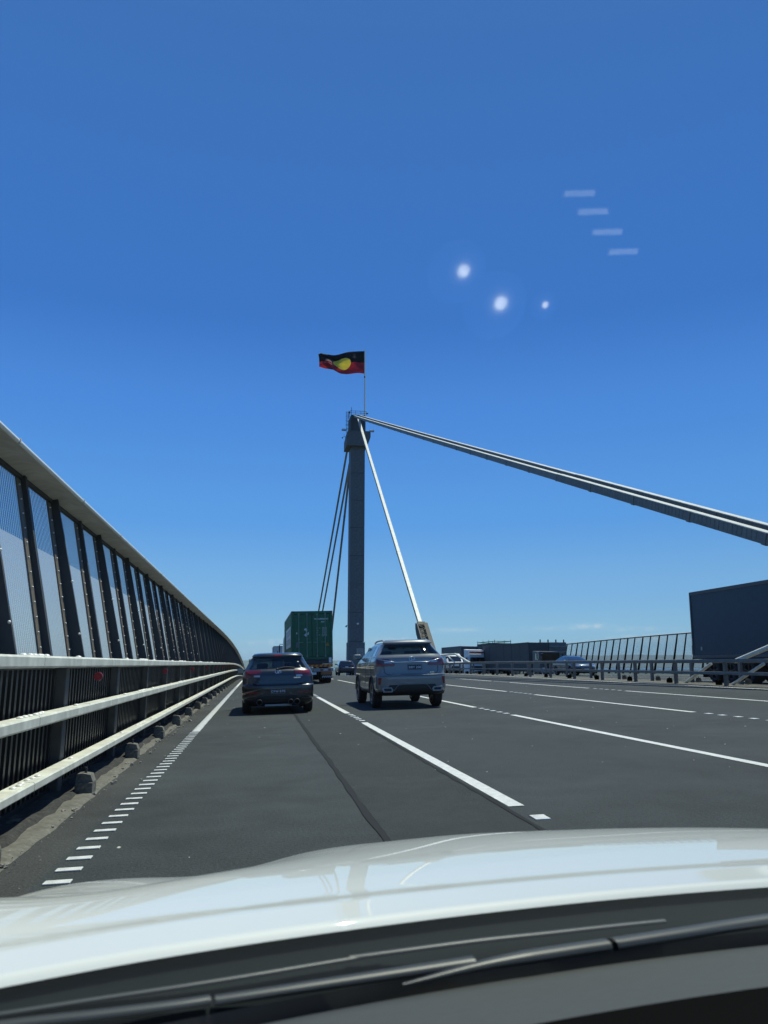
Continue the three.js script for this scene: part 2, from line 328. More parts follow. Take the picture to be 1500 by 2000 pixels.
guardRail(leftRail, -1.74, 1, { start: 5.7, len: 6.3, n: 34, np: 62 }, 3.5, 3.0, [[1.305, .10, .15, 0], [.825, .095, .14, 0], [.315, .075, .15, 0]], M.rail, M.railPost, true);
for (let k = 0; k < 9; k++) { const z = -8.95 - 6.25 * k, m = mesh('reflector', new THREE.CylinderGeometry(.045, .045, .03, 20).rotateX(Math.PI / 2), M.red, leftRail); m.position.set(-1.70, roadY(-1.7, z) + 1.155, z); }
// slatted parapet behind the rail
const parapet = thing('parapet_railing', 'dark vertical bar parapet railing behind the left guard rail', 'railing', [0, 0, 0]);
{
  const pk = box(.035, 1.22, .05, 0, .65, 0), far = [];
  for (let i = 0; i < 1250; i++) { const z = -2.2 - i * .14, y = roadY(-2.02, z); if (i < 290) { const m = mesh('picket', pk, M.picket, parapet); m.position.set(-2.02, y, z); m.rotation.y = (rnd() - .5) * .05; } else far.push(pk.clone().translate(-2.02, y, z)); }
  const f = mesh('pickets', far, M.picket, parapet); f.userData.kind = 'stuff';
  for (let k = 0; k < 30; k++) { const a = -6.3 * k + 5, b = a - 6.29; for (const h of [1.27, .07]) mesh('parapet_bar', beam(V(-2.02, roadY(-2.02, a) + h, a), V(-2.02, roadY(-2.02, b) + h, b), .07, .05), M.picket, parapet); }
  // backing plate close behind the bars
  for (let k = 0; k < 30; k++) { const a = -6.3 * k + 5, b = a - 6.28; mesh('back_plate', beam(V(-2.12, roadY(-2.12, a) + .62, a), V(-2.12, roadY(-2.12, b) + .62, b), .012, 1.16), M.darkSteel, parapet); }
}

// ------------------------------------------------------------------ outward leaning safety fences with a canopy
// local frame of the fence: road side +x
function fenceThing(name, label, mirror, baseX, yAt, zNear, zFar) {
  const g = thing(name, label, 'fence', [0, 0, 0]); const sx = mirror ? -1 : 1;
  const at = (x, y, z) => V(baseX + sx * x, yAt(z) + y, z);
  const LEAN = .205; // metres out per metre up
  const mx = (y) => -.12 - LEAN * (y - 1.4); // mesh plane
  const TOP = 3.66, BOT = .15;
  const WS = .12; const fin = (d0, d1, th, z) => { const pts = [[mx(BOT) , BOT], [mx(BOT) + d0 + .0, BOT], [mx(TOP) + d1, TOP], [mx(TOP), TOP]]; const e = extrude(pts, th).translate(0, 0, -th / 2); if (mirror) e.scale(-1, 1, 1); return e.translate(baseX, yAt(z), z); };
  let z = zNear, k = 0;
  while (z > zFar) {
    const zn = z - 1.575, wide = k % 2 === 0;
    // fins
    if (wide) { mesh('fence_post', [fin(.22, .115, .05, z + WS)], M.post, g); }
    else mesh('fence_post', [fin(.125, .075, .09, z)], M.post, g);
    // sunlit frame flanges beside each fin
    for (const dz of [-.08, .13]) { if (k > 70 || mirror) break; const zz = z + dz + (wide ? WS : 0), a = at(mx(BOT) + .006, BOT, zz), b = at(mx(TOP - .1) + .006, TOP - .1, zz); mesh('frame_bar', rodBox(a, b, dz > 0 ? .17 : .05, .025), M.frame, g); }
    const q = gridGeo(1, 1, (u, v) => { const zz = lerp(z, zn, u), y = lerp(BOT, TOP, v), p = at(mx(y), y, zz); return [p.x, p.y, p.z]; }, (u, v) => [u * 1.575, v * 3.6]);
    mesh('mesh_panel', q, mirror ? M.meshFine : M.mesh, g);
    if (wide) { // canopy sheet of two bays: flat with a rolled lip
      const z2 = z - 3.14, sec = [[-.62, 3.60], [-.40, 3.655], [-.24, 3.63], [-.17, 3.62], [-.17, 3.655], [-.42, 3.70], [-.62, 3.66]].map(([x, y]) => [x + .015, y - .0]);
      const n = sec.length, p = [];
      const c = gridGeo(n, 1, (u, v) => { const [x, y] = sec[Math.round(u * n) % n], zz = v ? z2 : z, q2 = at(x, y, zz); return [q2.x, q2.y, q2.z]; }, (u, v) => [u * .8, v * 3.14]);
      const cp = mesh('canopy_panel', toCreasedNormals(c, .5), M.canopy, g); { const a = at(-.150, 3.645, z), b = at(-.150, 3.645, z2); mesh('lip', rod(a, b, .026, .026, 12), M.lip, cp); }
      if (k < 60) { const lip = at(-.148, 3.652, z + .0); mesh('canopy_clip', box(.06, .06, .04, lip.x, lip.y - .008, lip.z, .008), M.canopy, g); }
    }
    if (k < 26) { // bolts on the frame flange and the wide fins
      const bl = []; for (let i = 0; i < 12; i++) { const y = 1.5 + i * .18, p = at(mx(y) + .03, y, z + (wide ? WS : 0) + .17); bl.push(new THREE.SphereGeometry(.012, 6, 5).translate(p.x, p.y, p.z)); }
      const st = mesh('bolts', bl, M.bolt, g); st.userData.kind = 'stuff';
      if (wide) for (const y of [1.72, 2.45]) { const p = at(mx(y) + .16, y, z + WS + .03); mesh('fin_bolt', new THREE.SphereGeometry(.018, 8, 6).translate(p.x, p.y, p.z), M.bolt, g); }
    }
    // head rail under the canopy
    if (wide && k < 80) { const a = at(mx(TOP) + .03, TOP - .04, z), b = at(mx(TOP) + .03, TOP - .04, z - 3.14); mesh('head_rail', beam(a, b, .06, .09), M.post, g); }
    z = zn; k++;
  }
  return g;
}
function rodBox(a, b, w, t) { // flat bar from a to b, w along z
  const d = b.clone().sub(a), y = d.clone().normalize(), z = V(0, 0, 1), x = new THREE.Vector3().crossVectors(y, z).normalize();
  return box(t, d.length(), w).applyMatrix4(new THREE.Matrix4().makeBasis(x, y, z).setPosition(a.clone().add(b).multiplyScalar(.5)));
}
fenceThing('safety_fence', 'tall dark finned mesh fence leaning out with pale canopy, left of the road', false, -2.45, (z) => roadY(-2.45, z), -2.18 + 3.15 * 2, -205);
fenceThing('safety_fence', 'distant dark finned mesh fence across the opposite carriageway on the right', true, 36.2, (z) => roadY(36.2, z), -11, -170);

// ------------------------------------------------------------------ median guard rails
const medA = thing('median_guard_rail', 'grey two bar guard rail nearer the lanes on the right', 'guard rail', [0, 0, 0]);
guardRail(medA, 17.0, -1, { start: 4.2, len: 7.1, n: 23, np: 44 }, 1.37, 3.55, [[.90, .13, .15, 0], [.44, .10, .13, 0]], M.railGrey, M.railGrey, false);
const medB = thing('median_guard_rail', 'grey two bar guard rail behind the first, along the opposite carriageway', 'guard rail', [0, 0, 0]);
guardRail(medB, 19.1, 1, { start: 4.2, len: 7.1, n: 23, np: 44 }, -.2, 3.55, [[.90, .13, .15, 0], [.44, .10, .13, 0]], M.railGrey, M.railGrey, false);
// ------------------------------------------------------------------ pylon, stays, anchor, frames, flag
const pylon = thing('bridge_pylon', 'tall dark grey bridge pylon standing in the median', 'bridge pylon', [18.12, 0, -146.75]);
{
  const L = (g) => g; // local: x 0 = pylon axis, front face at z = +1.75
  const shaft = []; for (let k = 0; k < 7; k++) { const y0 = 5.3 + k * 5.4, y1 = k === 6 ? 43.05 : y0 + 5.37; shaft.push(box(2.74, y1 - y0, 3.5, 0, (y0 + y1) / 2, 0, .06)); }
  mesh('shaft', shaft, M.pylon, pylon);
  mesh('base', [box(3.05, 8.3, 3.9, 0, 1.1, 0, .05), box(.10, 8.2, .04, -.55, 1.1, 1.96), box(1.0, 5, .03, -1.1, 2.4, 1.962)], M.pylon, pylon);
  const head = extrude([[-2.3, 43.0], [-2.3, 44.9], [-2.05, 45.9], [2.36, 45.9], [2.36, 44.8], [1.75, 43.0]], 5.2).translate(0, 0, -2.6);
  mesh('head', [head, box(4.2, .12, 5.0, 0, 45.96, 0)], M.pylon, pylon);
  mesh('head_block', [extrude([[-1.5, 45.95], [-1.5, 49.3], [-1.3, 49.45], [1.3, 49.45], [1.45, 49.3], [1.45, 45.95]], 3.7).translate(0, 0, -1.85), box(.5, .5, .12, .15, 48.9, 1.88), box(.14, 3.0, .1, -1.2, 47.5, 1.9), box(.14, 3.0, .1, 1.2, 47.5, 1.9)], M.pylonDark, pylon);
  const lad = []; for (const x of [-2.28, -1.86]) lad.push(rod(V(x, 45.9, 1.2), V(x, 50.0, 1.2), .03, .03, 6)); for (let i = 0; i < 13; i++) lad.push(rod(V(-2.28, 46.1 + i * .3, 1.2), V(-1.86, 46.1 + i * .3, 1.2), .02, .02, 5));
  mesh('ladder', lad, M.darkSteel, pylon);
  const cage = []; for (let i = 0; i < 5; i++) cage.push(new THREE.TorusGeometry(.36, .03, 5, 18).rotateX(Math.PI / 2).translate(-2.07, 46.6 + i * .85, 1.45)); for (const a of [-.3, 0, .3]) cage.push(rod(V(-2.07 + a, 46.4, 1.78), V(-2.07 + a, 50.1, 1.78), .022, .022, 5));
  mesh('ladder_cage', cage, M.darkSteel, pylon);
  const rl = []; for (const h of [50.3, 49.9]) { rl.push(rod(V(-1.6, h, 1.7), V(1.6, h, 1.7), .04, .04, 6), rod(V(-1.6, h, -1.7), V(1.6, h, -1.7), .03, .03, 6), rod(V(-1.6, h, -1.7), V(-1.6, h, 1.7), .03, .03, 6)); } for (let i = 0; i < 4; i++) rl.push(rod(V(-1.6 + i * 1.066, 49.4, 1.7), V(-1.6 + i * 1.066, 50.35, 1.7), .03, .03, 6)); rl.push(rod(V(-1.35, 49.4, 1.75), V(-1.35, 51.0, 1.75), .05, .05, 6), box(.35, .3, .3, -1.75, 50.0, 1.6), box(.35, .2, .3, 1.8, 49.9, 1.6, .03));
  mesh('top_railing', rl, M.darkSteel, pylon);
  for (const s of [-1, 1]) { const f = mesh('floodlight', [box(.95, .34, .5, s * 2.75, 46.35, 1.6, .05), rod(V(s * 2.32, 45.6, 1.6), V(s * 2.32, 46.3, 1.6), .05, .05, 6)], M.steel, pylon); mesh('lens', box(.85, .26, .02, s * 2.75, 46.35, 1.86), M.lampClear, f); }
  mesh('antenna', [rod(V(-2.6, 44.9, 1.9), V(-3.05, 44.75, 1.9), .04, .04, 6), box(.2, .2, .3, -3.1, 44.6, 1.9, .03), rod(V(-2.6, 45.2, 1.9), V(-2.9, 45.25, 1.9), .03, .03, 6)], M.darkSteel, pylon);
  mesh('camera_arm', [rod(V(-1.55, 8.4, 1.6), V(-2.0, 8.3, 1.7), .05, .05, 6), new THREE.SphereGeometry(.16, 10, 8).translate(-2.0, 8.12, 1.7)], M.darkSteel, pylon);
  mesh('beacon_lamp', new THREE.SphereGeometry(.22, 12, 8).scale(1, .8, .6).translate(.18, 8.65, 1.82), M.white, pylon);
  const sgn = mesh('notice_board', box(1.3, 1.5, .06, .62, 3.35, 2.0, .01), M.steel, pylon);
  const lines = []; for (let i = 0; i < 5; i++) lines.push(box(.95 - .18 * (i % 2), .10, .02, .62, 3.85 - i * .25, 2.04)); mesh('board_rail', lines, M.railGrey, sgn);
}
const flagpole = thing('flagpole', 'slim white flagpole rising beside the top of the pylon', 'flagpole', [19.42, 45.9, -145.2]);
mesh('pole', [rod(V(0, 0, 0), V(0, 17.1, 0), .18, .13, 12)], M.white, flagpole);
mesh('finial', [new THREE.SphereGeometry(.14, 10, 8).translate(0, 17.2, 0), rod(V(0, 17.2, 0), V(-.02, 17.5, 0), .04, .04, 6)], M.steel, flagpole);
mesh('halyard_cleat', box(.22, .35, .2, -.06, 11.6, .12, .03), M.darkSteel, flagpole);
{
  const tex = canvasTex(768, 512, (c, w, h) => { c.fillStyle = '#0b0c12'; c.fillRect(0, 0, w, h / 2); c.fillStyle = '#9c2430'; c.fillRect(0, h / 2, w, h / 2); c.fillStyle = '#d9c244'; c.beginPath(); c.arc(w / 2, h / 2, h * .27, 0, 7); c.fill(); });
  const f = mesh('flag', gridGeo(90, 46, (u, v) => { // u from hoist to fly, v from foot to head
    const top = lerp(63.0, 61.35, u ** 1.2) + .14 * Math.sin(u * 9), bot = lerp(58.15, 58.9, u ** 1.4) + (u > .55 ? .75 * (u - .55) : 0) + .12 * Math.sin(u * 8 + 1) - .25 * Math.sin(u * Math.PI) ;
    const amp = .66 * Math.pow(u, .55);
    const ph = u * 10.5 - v * 3.0 + .5, z = amp * Math.sin(ph) + .24 * amp * Math.sin(u * 21 + v * 7) + .55 * nz(u * 5, v * 3.5, 2) * Math.sqrt(u) + .18 * nz(u * 13, v * 9, 6) * Math.sqrt(u) + .42 * Math.sin(v * 8.5 + u * 7) * Math.sqrt(u) * (.4 + .6 * Math.sin(u * 3.1));
    const x = -9.15 * u + .25 * Math.sin(v * 3.1) * (1 - u) * 1.2 - .18 * Math.cos(ph) * u + .35 * u * (v - .5) * -1;
    return [x, lerp(bot, top, v) + .10 * Math.sin(ph * 1.2) * u - 58, z];
  }), new THREE.MeshPhysicalMaterial({ map: tex, roughness: .95, transmission: .35, thickness: 0, side: THREE.DoubleSide }), scene);
  f.position.set(19.25, 58, -145.2); f.name = 'flag'; tag(f, 'black and red flag with yellow disc flying from the flagpole', 'flag');
}
function stay(label, a, b, w, h, seg, group, ribFrom) {
  const g = thing('stay_cable', label, 'bridge cable', [b.x, b.y, b.z]); if (group) g.userData.group = group;
  const len = a.distanceTo(b), n = Math.max(1, Math.round(len / seg)), at = (t) => { const p = a.clone().lerp(b, t); p.y -= 4 * t * (1 - t) * .12; return p.sub(b); };
  for (let i = 0; i < n; i++) {
    const p = at(i / n), q = at((i + 1) / n), L = p.distanceTo(q), far = ribFrom && i / n < ribFrom, ww = far ? w * .93 : w, hh = far ? h * .92 : h;
    mesh('casing', orient(barSection(ww, hh, L - .03, .035), p, q), M.stayShaded, g); { const d = q.clone().sub(p).normalize(), up = V(0, -d.z, d.y).normalize(); if (up.y < 0) up.negate(); const o = up.multiplyScalar(hh / 2 + .008); mesh('sunlit_top_strip', orient(barSection(ww + .02, .05, L - .03, .012), p.clone().add(o), q.clone().add(o)), M.stay, g); }  // side shade and sunlit top are put in as two colours
    if (!far && ribFrom) { // ribs along the casing sides and a bolted collar at each joint
      const ribs = []; const m = Math.round(L / .3); for (let k = 1; k < m; k++) for (const s of [-1, 1]) { const c = p.clone().lerp(q, k / m), e = c.clone().add(q.clone().sub(p).normalize().multiplyScalar(.035)); const o = orient(box(.012, hh * .78, c.distanceTo(e), s * (ww / 2 + .004), 0, 0), c, e); ribs.push(o); }
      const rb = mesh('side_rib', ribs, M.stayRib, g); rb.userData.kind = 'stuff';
    }
    const c0 = q.clone(), c1 = q.clone().add(p.clone().sub(q).normalize().multiplyScalar(far ? .16 : .24));
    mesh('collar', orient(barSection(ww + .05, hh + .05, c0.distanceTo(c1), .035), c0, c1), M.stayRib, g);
  }
  return g;
}
stay('pale boxed stay cable sloping to the right edge, lower of the pair', V(17.35, 49.35, -145.6), V(17.6, .5, -10.2), .36, .42, 5.0, null, .74);
stay('pale boxed stay cable sloping to the right edge, upper of the pair', V(18.45, 49.45, -145.6), V(18.8, .5, -10.2), .36, .42, 5.0, null, .74);
stay('single white stay cable from the pylon top down to the steel anchor', V(18.0, 48.9, -144.8), V(18.2, 4.9, -86.2), .42, .42, 9);
stay('thin dark stay cable left of the pylon, outermost of the three', V(17.2, 48.3, -148.3), V(17.35, -2.5, -278), .36, .36, 14);
stay('thin dark stay cable left of the pylon, middle of the three', V(18.2, 48.3, -148.3), V(18.6, -2.5, -278), .36, .36, 14);
stay('thin dark stay cable running down closest beside the pylon', V(17.8, 48.3, -148.3), V(17.9, 2.5, -201), .40, .40, 12);
{ // anchor housing of the single stay
  const g = thing('cable_anchor', 'grey steel anchor housing at the foot of the single white stay', 'cable anchor', [18.2, roadY(18, -80), -80]);
  const dir = V(18.0, 48.9, -144.8).sub(V(18.2, 4.9, -86.2)).normalize(), o = V(18.2, 4.9, -86.2);
  const f = (t, up) => { const n = V(0, -dir.z, dir.y).normalize(); if (n.y < 0) n.negate(); return o.clone().addScaledVector(dir, t).addScaledVector(n, up).sub(g.position); };
  const side = (x) => { const pts = [f(1.3, .15), f(.5, .62), f(-8.3, .62), f(-8.3, -.55), f(.1, -.55), f(.9, -.3)].map((p) => [-p.z, p.y]); const e = new THREE.ExtrudeGeometry(polygon(pts), { depth: .12, bevelEnabled: false }); return e.rotateY(Math.PI / 2).translate(x, 0, 0); };
  mesh('side_plate', side(-.62), M.anchor, g); mesh('side_plate', side(.34), M.anchor, g); { const fr = (x0, x1, t0, t1, up, th) => { const a = f(t0, up), b = f(t1, up); a.x = b.x = (x0 + x1) / 2; return beam(a, b, x1 - x0, th); }; mesh('cover_plate', [fr(.20, .66, .75, -8.3, .55, .16), fr(-.52, .36, .4, -8.3, .28, .06)], M.anchor, g); mesh('end_cap', [fr(-.5, .4, 1.0, .4, .35, .5)], M.anchor, g); }
  mesh('cable_socket', rod(f(-8.2, 0), f(1.0, 0), .30, .24, 12), M.stayShaded, g);
  const tr = []; for (let k = 0; k < 6; k++) { const a = f(.2 - k * 1.35, .60), b = f(-.45 - k * 1.35, .60); a.x = -.46; b.x = .2; tr.push(rod(a, b, .05, .05, 6)); const c = f(.2 - (k + 1) * 1.35, .60); c.x = -.46; tr.push(rod(b, c, .05, .05, 6)); const r0 = f(.2 - k * 1.35, .60), r1 = r0.clone(); r0.x = -.46; r1.x = .2; tr.push(rod(r0, r1, .045, .045, 6)); }
  mesh('lattice', tr, M.darkSteel, g);
}
function guardFrame(label, z0, z1, z2, z3, h, x, struts) {
  const g = thing('cable_guard_frame', label, 'guard frame', [x, 0, (z0 + z3) / 2]); const zc = (z0 + z3) / 2;
  const P = (dx, y, z) => V(dx, roadY(x, z) + y, z - zc);
  for (const dx of [0]) {
    mesh('frame_tube', [orient(barSection(.16, .16, P(dx, .9, z0).distanceTo(P(dx, h, z1)) + .1, .04), P(dx, .9, z0), P(dx, h, z1)), orient(barSection(.16, .16, P(dx, h, z1).distanceTo(P(dx, h, z2)), .04), P(dx, h, z1), P(dx, h, z2)), orient(barSection(.16, .16, P(dx, h, z2).distanceTo(P(dx, .9, z3)) + .1, .04), P(dx, h, z2), P(dx, .9, z3))], M.rail, g);
  }
  for (const [za, ya, zb, yb] of struts) mesh('strut', orient(barSection(.10, .10, P(-.2, ya, za).distanceTo(P(-.2, yb, zb)), .02), P(-.2, ya, za), P(-.2, yb, zb)), M.rail, g);
}
guardFrame('pale tube guard frame with slanted struts in front of the blue trailer', -27.5, -22.2, -12, -7, 2.15, 18.0, [0, 1, 2, 3, 4].map((k) => [-30.85 + 3.3 * k, .02, -28.85 + 3.3 * k, .80]));
guardFrame('pale tube guard frame in the median by the distant white truck', -82, -77, -70.6, -65.5, 1.75, 18.0, [[-72.4, 1.55, -69.6, .85], [-75.4, 1.55, -72.6, .85], [-80.5, .3, -78.6, 1.3]]);

// ------------------------------------------------------------------ vehicles
function pchip(ys, vs) { // monotone interpolation
  const n = ys.length, d = [], m = [];
  for (let i = 0; i < n - 1; i++) d.push((vs[i + 1] - vs[i]) / (ys[i + 1] - ys[i]));
  m[0] = d[0]; m[n - 1] = d[n - 2]; for (let i = 1; i < n - 1; i++) m[i] = d[i - 1] * d[i] <= 0 ? 0 : 2 / (1 / d[i - 1] + 1 / d[i]);
  return (y) => { if (y <= ys[0]) return vs[0]; if (y >= ys[n - 1]) return vs[n - 1]; let i = 0; while (y > ys[i + 1]) i++; const h = ys[i + 1] - ys[i], t = (y - ys[i]) / h, a = t * t; const t3 = a * t; return (2 * t3 - 3 * a + 1) * vs[i] + (t3 - 2 * a + t) * h * m[i] + (-2 * t3 + 3 * a) * vs[i + 1] + (t3 - a) * h * m[i + 1]; };
}
class Shell { // a car body as a stack of rounded level slices; rear towards +z
  constructor(levels, pr = 3.2, pf = 2.6) { // [y, half width, rear z, front z, rear corner depth, front corner depth]
    const col = (k) => levels.map((l) => l[k]), ys = col(0); this.ys = ys; this.pr = pr; this.pf = pf;
    [this.w, this.r, this.f, this.rc, this.fc] = [1, 2, 3, 4, 5].map((k) => pchip(ys, col(k)));
  }
  rear(x, y) { const w = this.w(y), c = this.rc(y), t = Math.min(1, Math.abs(x) / w); return this.r(y) - c + c * Math.pow(1 - Math.pow(t, this.pr), 1 / this.pr); }
  front(x, y) { const w = this.w(y), c = this.fc(y), t = Math.min(1, Math.abs(x) / w); return this.f(y) + c - c * Math.pow(1 - Math.pow(t, this.pf), 1 / this.pf); }
  side(z, y) { const w = this.w(y), r = this.r(y), f = this.f(y), rc = this.rc(y), fc = this.fc(y); if (z > r - rc) return w * Math.pow(Math.max(0, 1 - Math.pow(Math.min(1, (z - r + rc) / rc), this.pr)), 1 / this.pr); if (z < f + fc) return w * Math.pow(Math.max(0, 1 - Math.pow(Math.min(1, (f + fc - z) / fc), this.pf)), 1 / this.pf); return w; }
  geometry(per = 5, N = 34) {
    const ys = this.ys, Y = []; for (let i = 0; i < ys.length - 1; i++) for (let k = 0; k < per; k++) Y.push(lerp(ys[i], ys[i + 1], k / per)); Y.push(ys[ys.length - 1]);
    const ring = []; for (let i = 0; i <= N; i++) ring.push(['r', Math.PI * i / N]); for (let i = 0; i <= N; i++) ring.push(['f', Math.PI * i / N]);
    const n = ring.length, p = [], idx = [];
    for (const y of Y) for (const [e, a] of ring) {
      const w = this.w(y), P = e === 'r' ? this.pr : this.pf, c = Math.cos(a), s = Math.sin(a), cx = Math.sign(c) * Math.pow(Math.abs(c), 2 / P), sz = Math.pow(Math.abs(s), 2 / P);
      if (e === 'r') p.push(w * cx, y, this.r(y) - this.rc(y) + this.rc(y) * sz); else p.push(-w * cx, y, this.f(y) + this.fc(y) - this.fc(y) * sz);
    }
    for (let j = 0; j < Y.length - 1; j++) for (let i = 0; i < n; i++) { const a = j * n + i, b = j * n + (i + 1) % n, c = a + n, d = b + n; idx.push(a, c, b, b, c, d); }
    const cap = (j, up) => { const cz = (this.r(Y[j]) + this.f(Y[j])) / 2, k = p.length / 3; p.push(0, Y[j] + (up ? .012 : 0), cz); for (let i = 0; i < n; i++) { const a = j * n + i, b = j * n + (i + 1) % n; up ? idx.push(a, k, b) : idx.push(a, b, k); } };
    cap(0, false); cap(Y.length - 1, true);
    let g = new THREE.BufferGeometry(); g.setAttribute('position', new THREE.Float32BufferAttribute(p, 3)); g.setIndex(idx);
    let vol = 0; for (let i = 0; i < idx.length; i += 3) { const [a, b, c] = [0, 1, 2].map((k) => V(p[idx[i + k] * 3], p[idx[i + k] * 3 + 1], p[idx[i + k] * 3 + 2])); vol += a.dot(b.cross(c)); }
    if (vol < 0) { for (let i = 0; i < idx.length; i += 3) { const t = idx[i]; idx[i] = idx[i + 1]; idx[i + 1] = t; } g.setIndex(idx); }
    g = mergeVertices(g, 1e-5); g.computeVertexNormals(); return g;
  }
  // a panel lying on the shell: kind 'rear' | 'front' (x by y) or 'side' (z by y, s = -1 left, 1 right); x0, x1 functions or numbers
  panel(kind, y0, y1, x0, x1, { off = .006, nx = 16, ny = 8, s = 1, deep = .03, pane = false } = {}) {
    const F = (v) => typeof v === 'function' ? v : () => v, a = F(x0), b = F(x1);
    const P = (u, v, o) => { const y = lerp(y0, y1, v), t = lerp(a(y, v), b(y, v), u); if (kind === 'side') { const n = this.nrm(kind, t, y, s); return [s * this.side(t, y) + n[0] * o, y + n[1] * o, t + n[2] * o]; } const n = this.nrm(kind, t, y); return [t + n[0] * o, y + n[1] * o, (kind === 'rear' ? this.rear(t, y) : this.front(t, y)) + n[2] * o]; };
    const top = gridGeo(nx, ny, (u, v) => P(u, v, off)); if (pane) return top; const parts = [top], rim = (f, n) => parts.push(gridGeo(n, 1, (u, v) => { const [p, q] = f(u); return P(p, q, v ? off : -deep); }));
    rim((u) => [u, 0], nx); rim((u) => [u, 1], nx); rim((u) => [0, u], ny); rim((u) => [1, u], ny);
    return merge(parts);
  }
  nrm(kind, t, y, s = 1) {
    const e = .004; let a, b;
    if (kind === 'side') { const dz = (this.side(t + e, y) - this.side(t - e, y)) / (2 * e), dy = (this.side(t, y + e) - this.side(t, y - e)) / (2 * e); const n = V(1, -dy, -dz).normalize(); return [s * n.x, n.y, n.z]; }
    const f = kind === 'rear' ? (x, q) => this.rear(x, q) : (x, q) => this.front(x, q); a = (f(t + e, y) - f(t - e, y)) / (2 * e); b = (f(t, y + e) - f(t, y - e)) / (2 * e);
    const n = kind === 'rear' ? V(-a, -b, 1).normalize() : V(a, b, -1).normalize(); return [n.x, n.y, n.z];
  }
}
const ev = new Evaluator(); ev.attributes = ['position', 'normal']; ev.useGroups = false;
function cutWheels(g, wheels) {
  let b = new Brush(g); b.updateMatrixWorld();
  for (const [x, z, r] of wheels) { const c = new Brush(new THREE.CylinderGeometry(r, r, .5, 36).rotateZ(Math.PI / 2).translate(x, r * .93, z)); c.updateMatrixWorld(); b = ev.evaluate(b, c, SUBTRACTION); }
  return toCreasedNormals(b.geometry, .55);
}
function openCabin(g, sh, w) { // hollow the body and cut the window openings
  const inner = new Shell(sh.ys.filter((y) => y >= .5).map((y, i, a) => [i === a.length - 1 ? y - .03 : y > 1.3 ? y - .025 : y, Math.max(.1, sh.w(y) - .07), sh.r(y) - .09, sh.f(y) + .10, Math.max(.1, sh.rc(y) - .05), Math.max(.1, sh.fc(y) - .05)]), sh.pr, sh.pf).geometry(3, 20);
  let b = new Brush(g); b.updateMatrixWorld();
  const cut = (q) => { const c = new Brush(q.index ? q : mergeVertices(q)); c.updateMatrixWorld(); b = ev.evaluate(b, c, SUBTRACTION); };
  cut(inner);
  const prism = (pts, z0, z1) => extrude(pts, z1 - z0).translate(0, 0, z0);
  cut(prism([[-w.rb, w.ry0], [w.rb, w.ry0], [w.rt, w.ry1], [-w.rt, w.ry1]], w.rz, .3));
  cut(prism([[-w.fb, w.fy0], [w.fb, w.fy0], [w.ft, w.fy1], [-w.ft, w.fy1]], -4.6, w.fz));
  for (const s of w.sides) cut(extrude(s.map(([z, y]) => [-z, y]), 2.4).rotateY(Math.PI / 2).translate(-1.2, 0, 0));
  return b.geometry;
}
function cabin(g, sh, zSeats, yTop, hw) { // seats, head restraints and wheel seen through the glass
  for (const [z, xs] of zSeats) for (const x of xs) { const s = mesh('seat', [box(.46, .55, .14, x, yTop - .42, z, .05)], M.trim, g); mesh('head_restraint', box(.26, .19, .10, x, yTop - .04, z + .01, .045), M.trim, s); }
  mesh('dashboard', box(hw * 1.9, .16, .5, 0, yTop - .42, zSeats[0][0] - 1.05, .05), M.trim, g); mesh('interior_mirror', box(.24, .07, .03, 0, yTop + .14, zSeats[0][0] - .62, .02), M.trim, g);
}
const wheelCache = {};
function wheel(parent, x, y, z, r, w, dark) {
  const key = r + '_' + w; const k = wheelCache[key] || (wheelCache[key] = (() => {
    const pr = [[r * .70, -w / 2 + .01], [r * .86, -w / 2], [r * .97, -w / 2 + .025], [r, -w / 2 + .05], [r, -w * .13], [r - .008, -w * .12], [r - .008, -w * .09], [r, -w * .08], [r, w * .08], [r - .008, w * .09], [r - .008, w * .12], [r, w * .13], [r, w / 2 - .05], [r * .97, w / 2 - .025], [r * .86, w / 2], [r * .70, w / 2 - .01], [r * .66, 0], [r * .70, -w / 2 + .01]];
    const tyre = new THREE.LatheGeometry(pr.map(([a, b]) => new THREE.Vector2(a, b)), 40).rotateZ(-Math.PI / 2);
    const rimG = []; const R = r * .70; for (const s of [-1, 1]) { rimG.push(new THREE.TorusGeometry(R * .97, .014, 6, 36).rotateY(Math.PI / 2).translate(s * (w / 2 - .02), 0, 0), new THREE.CylinderGeometry(R * .2, R * .24, .06, 16).rotateZ(Math.PI / 2).translate(s * (w / 2 - .05), 0, 0)); for (let i = 0; i < 5; i++) for (const d of [-.09, .09]) { const a = i / 5 * Math.PI * 2; rimG.push(beam(V(s * (w / 2 - .045), Math.cos(a) * R * .15, Math.sin(a) * R * .15), V(s * (w / 2 - .03), Math.cos(a + d) * R * .97, Math.sin(a + d) * R * .97), .035, .03)); } }
    rimG.push(new THREE.CylinderGeometry(R, R, .03, 32).rotateZ(Math.PI / 2)); return { tyre, rim: merge(rimG) };
  })());
  const g = new THREE.Group(); g.name = 'wheel'; g.position.set(x, y, z); parent.add(g); mesh('tyre', k.tyre, M.tyre, g); mesh('rim', k.rim, dark ? M.rimDark : M.rim, g); return g;
}
function mirror(parent, s, x, y, z, mat) { const m = mesh('mirror', [box(.22, .16, .12, s * (x + .11), y, z, .05), beam(V(s * (x - .04), y - .06, z), V(s * (x + .06), y - .03, z), .05, .04)], mat, parent); mesh('mirror_glass', box(.17, .11, .01, s * (x + .115), y, z + .062, .004), M.mirrorGlass, m); return m; }
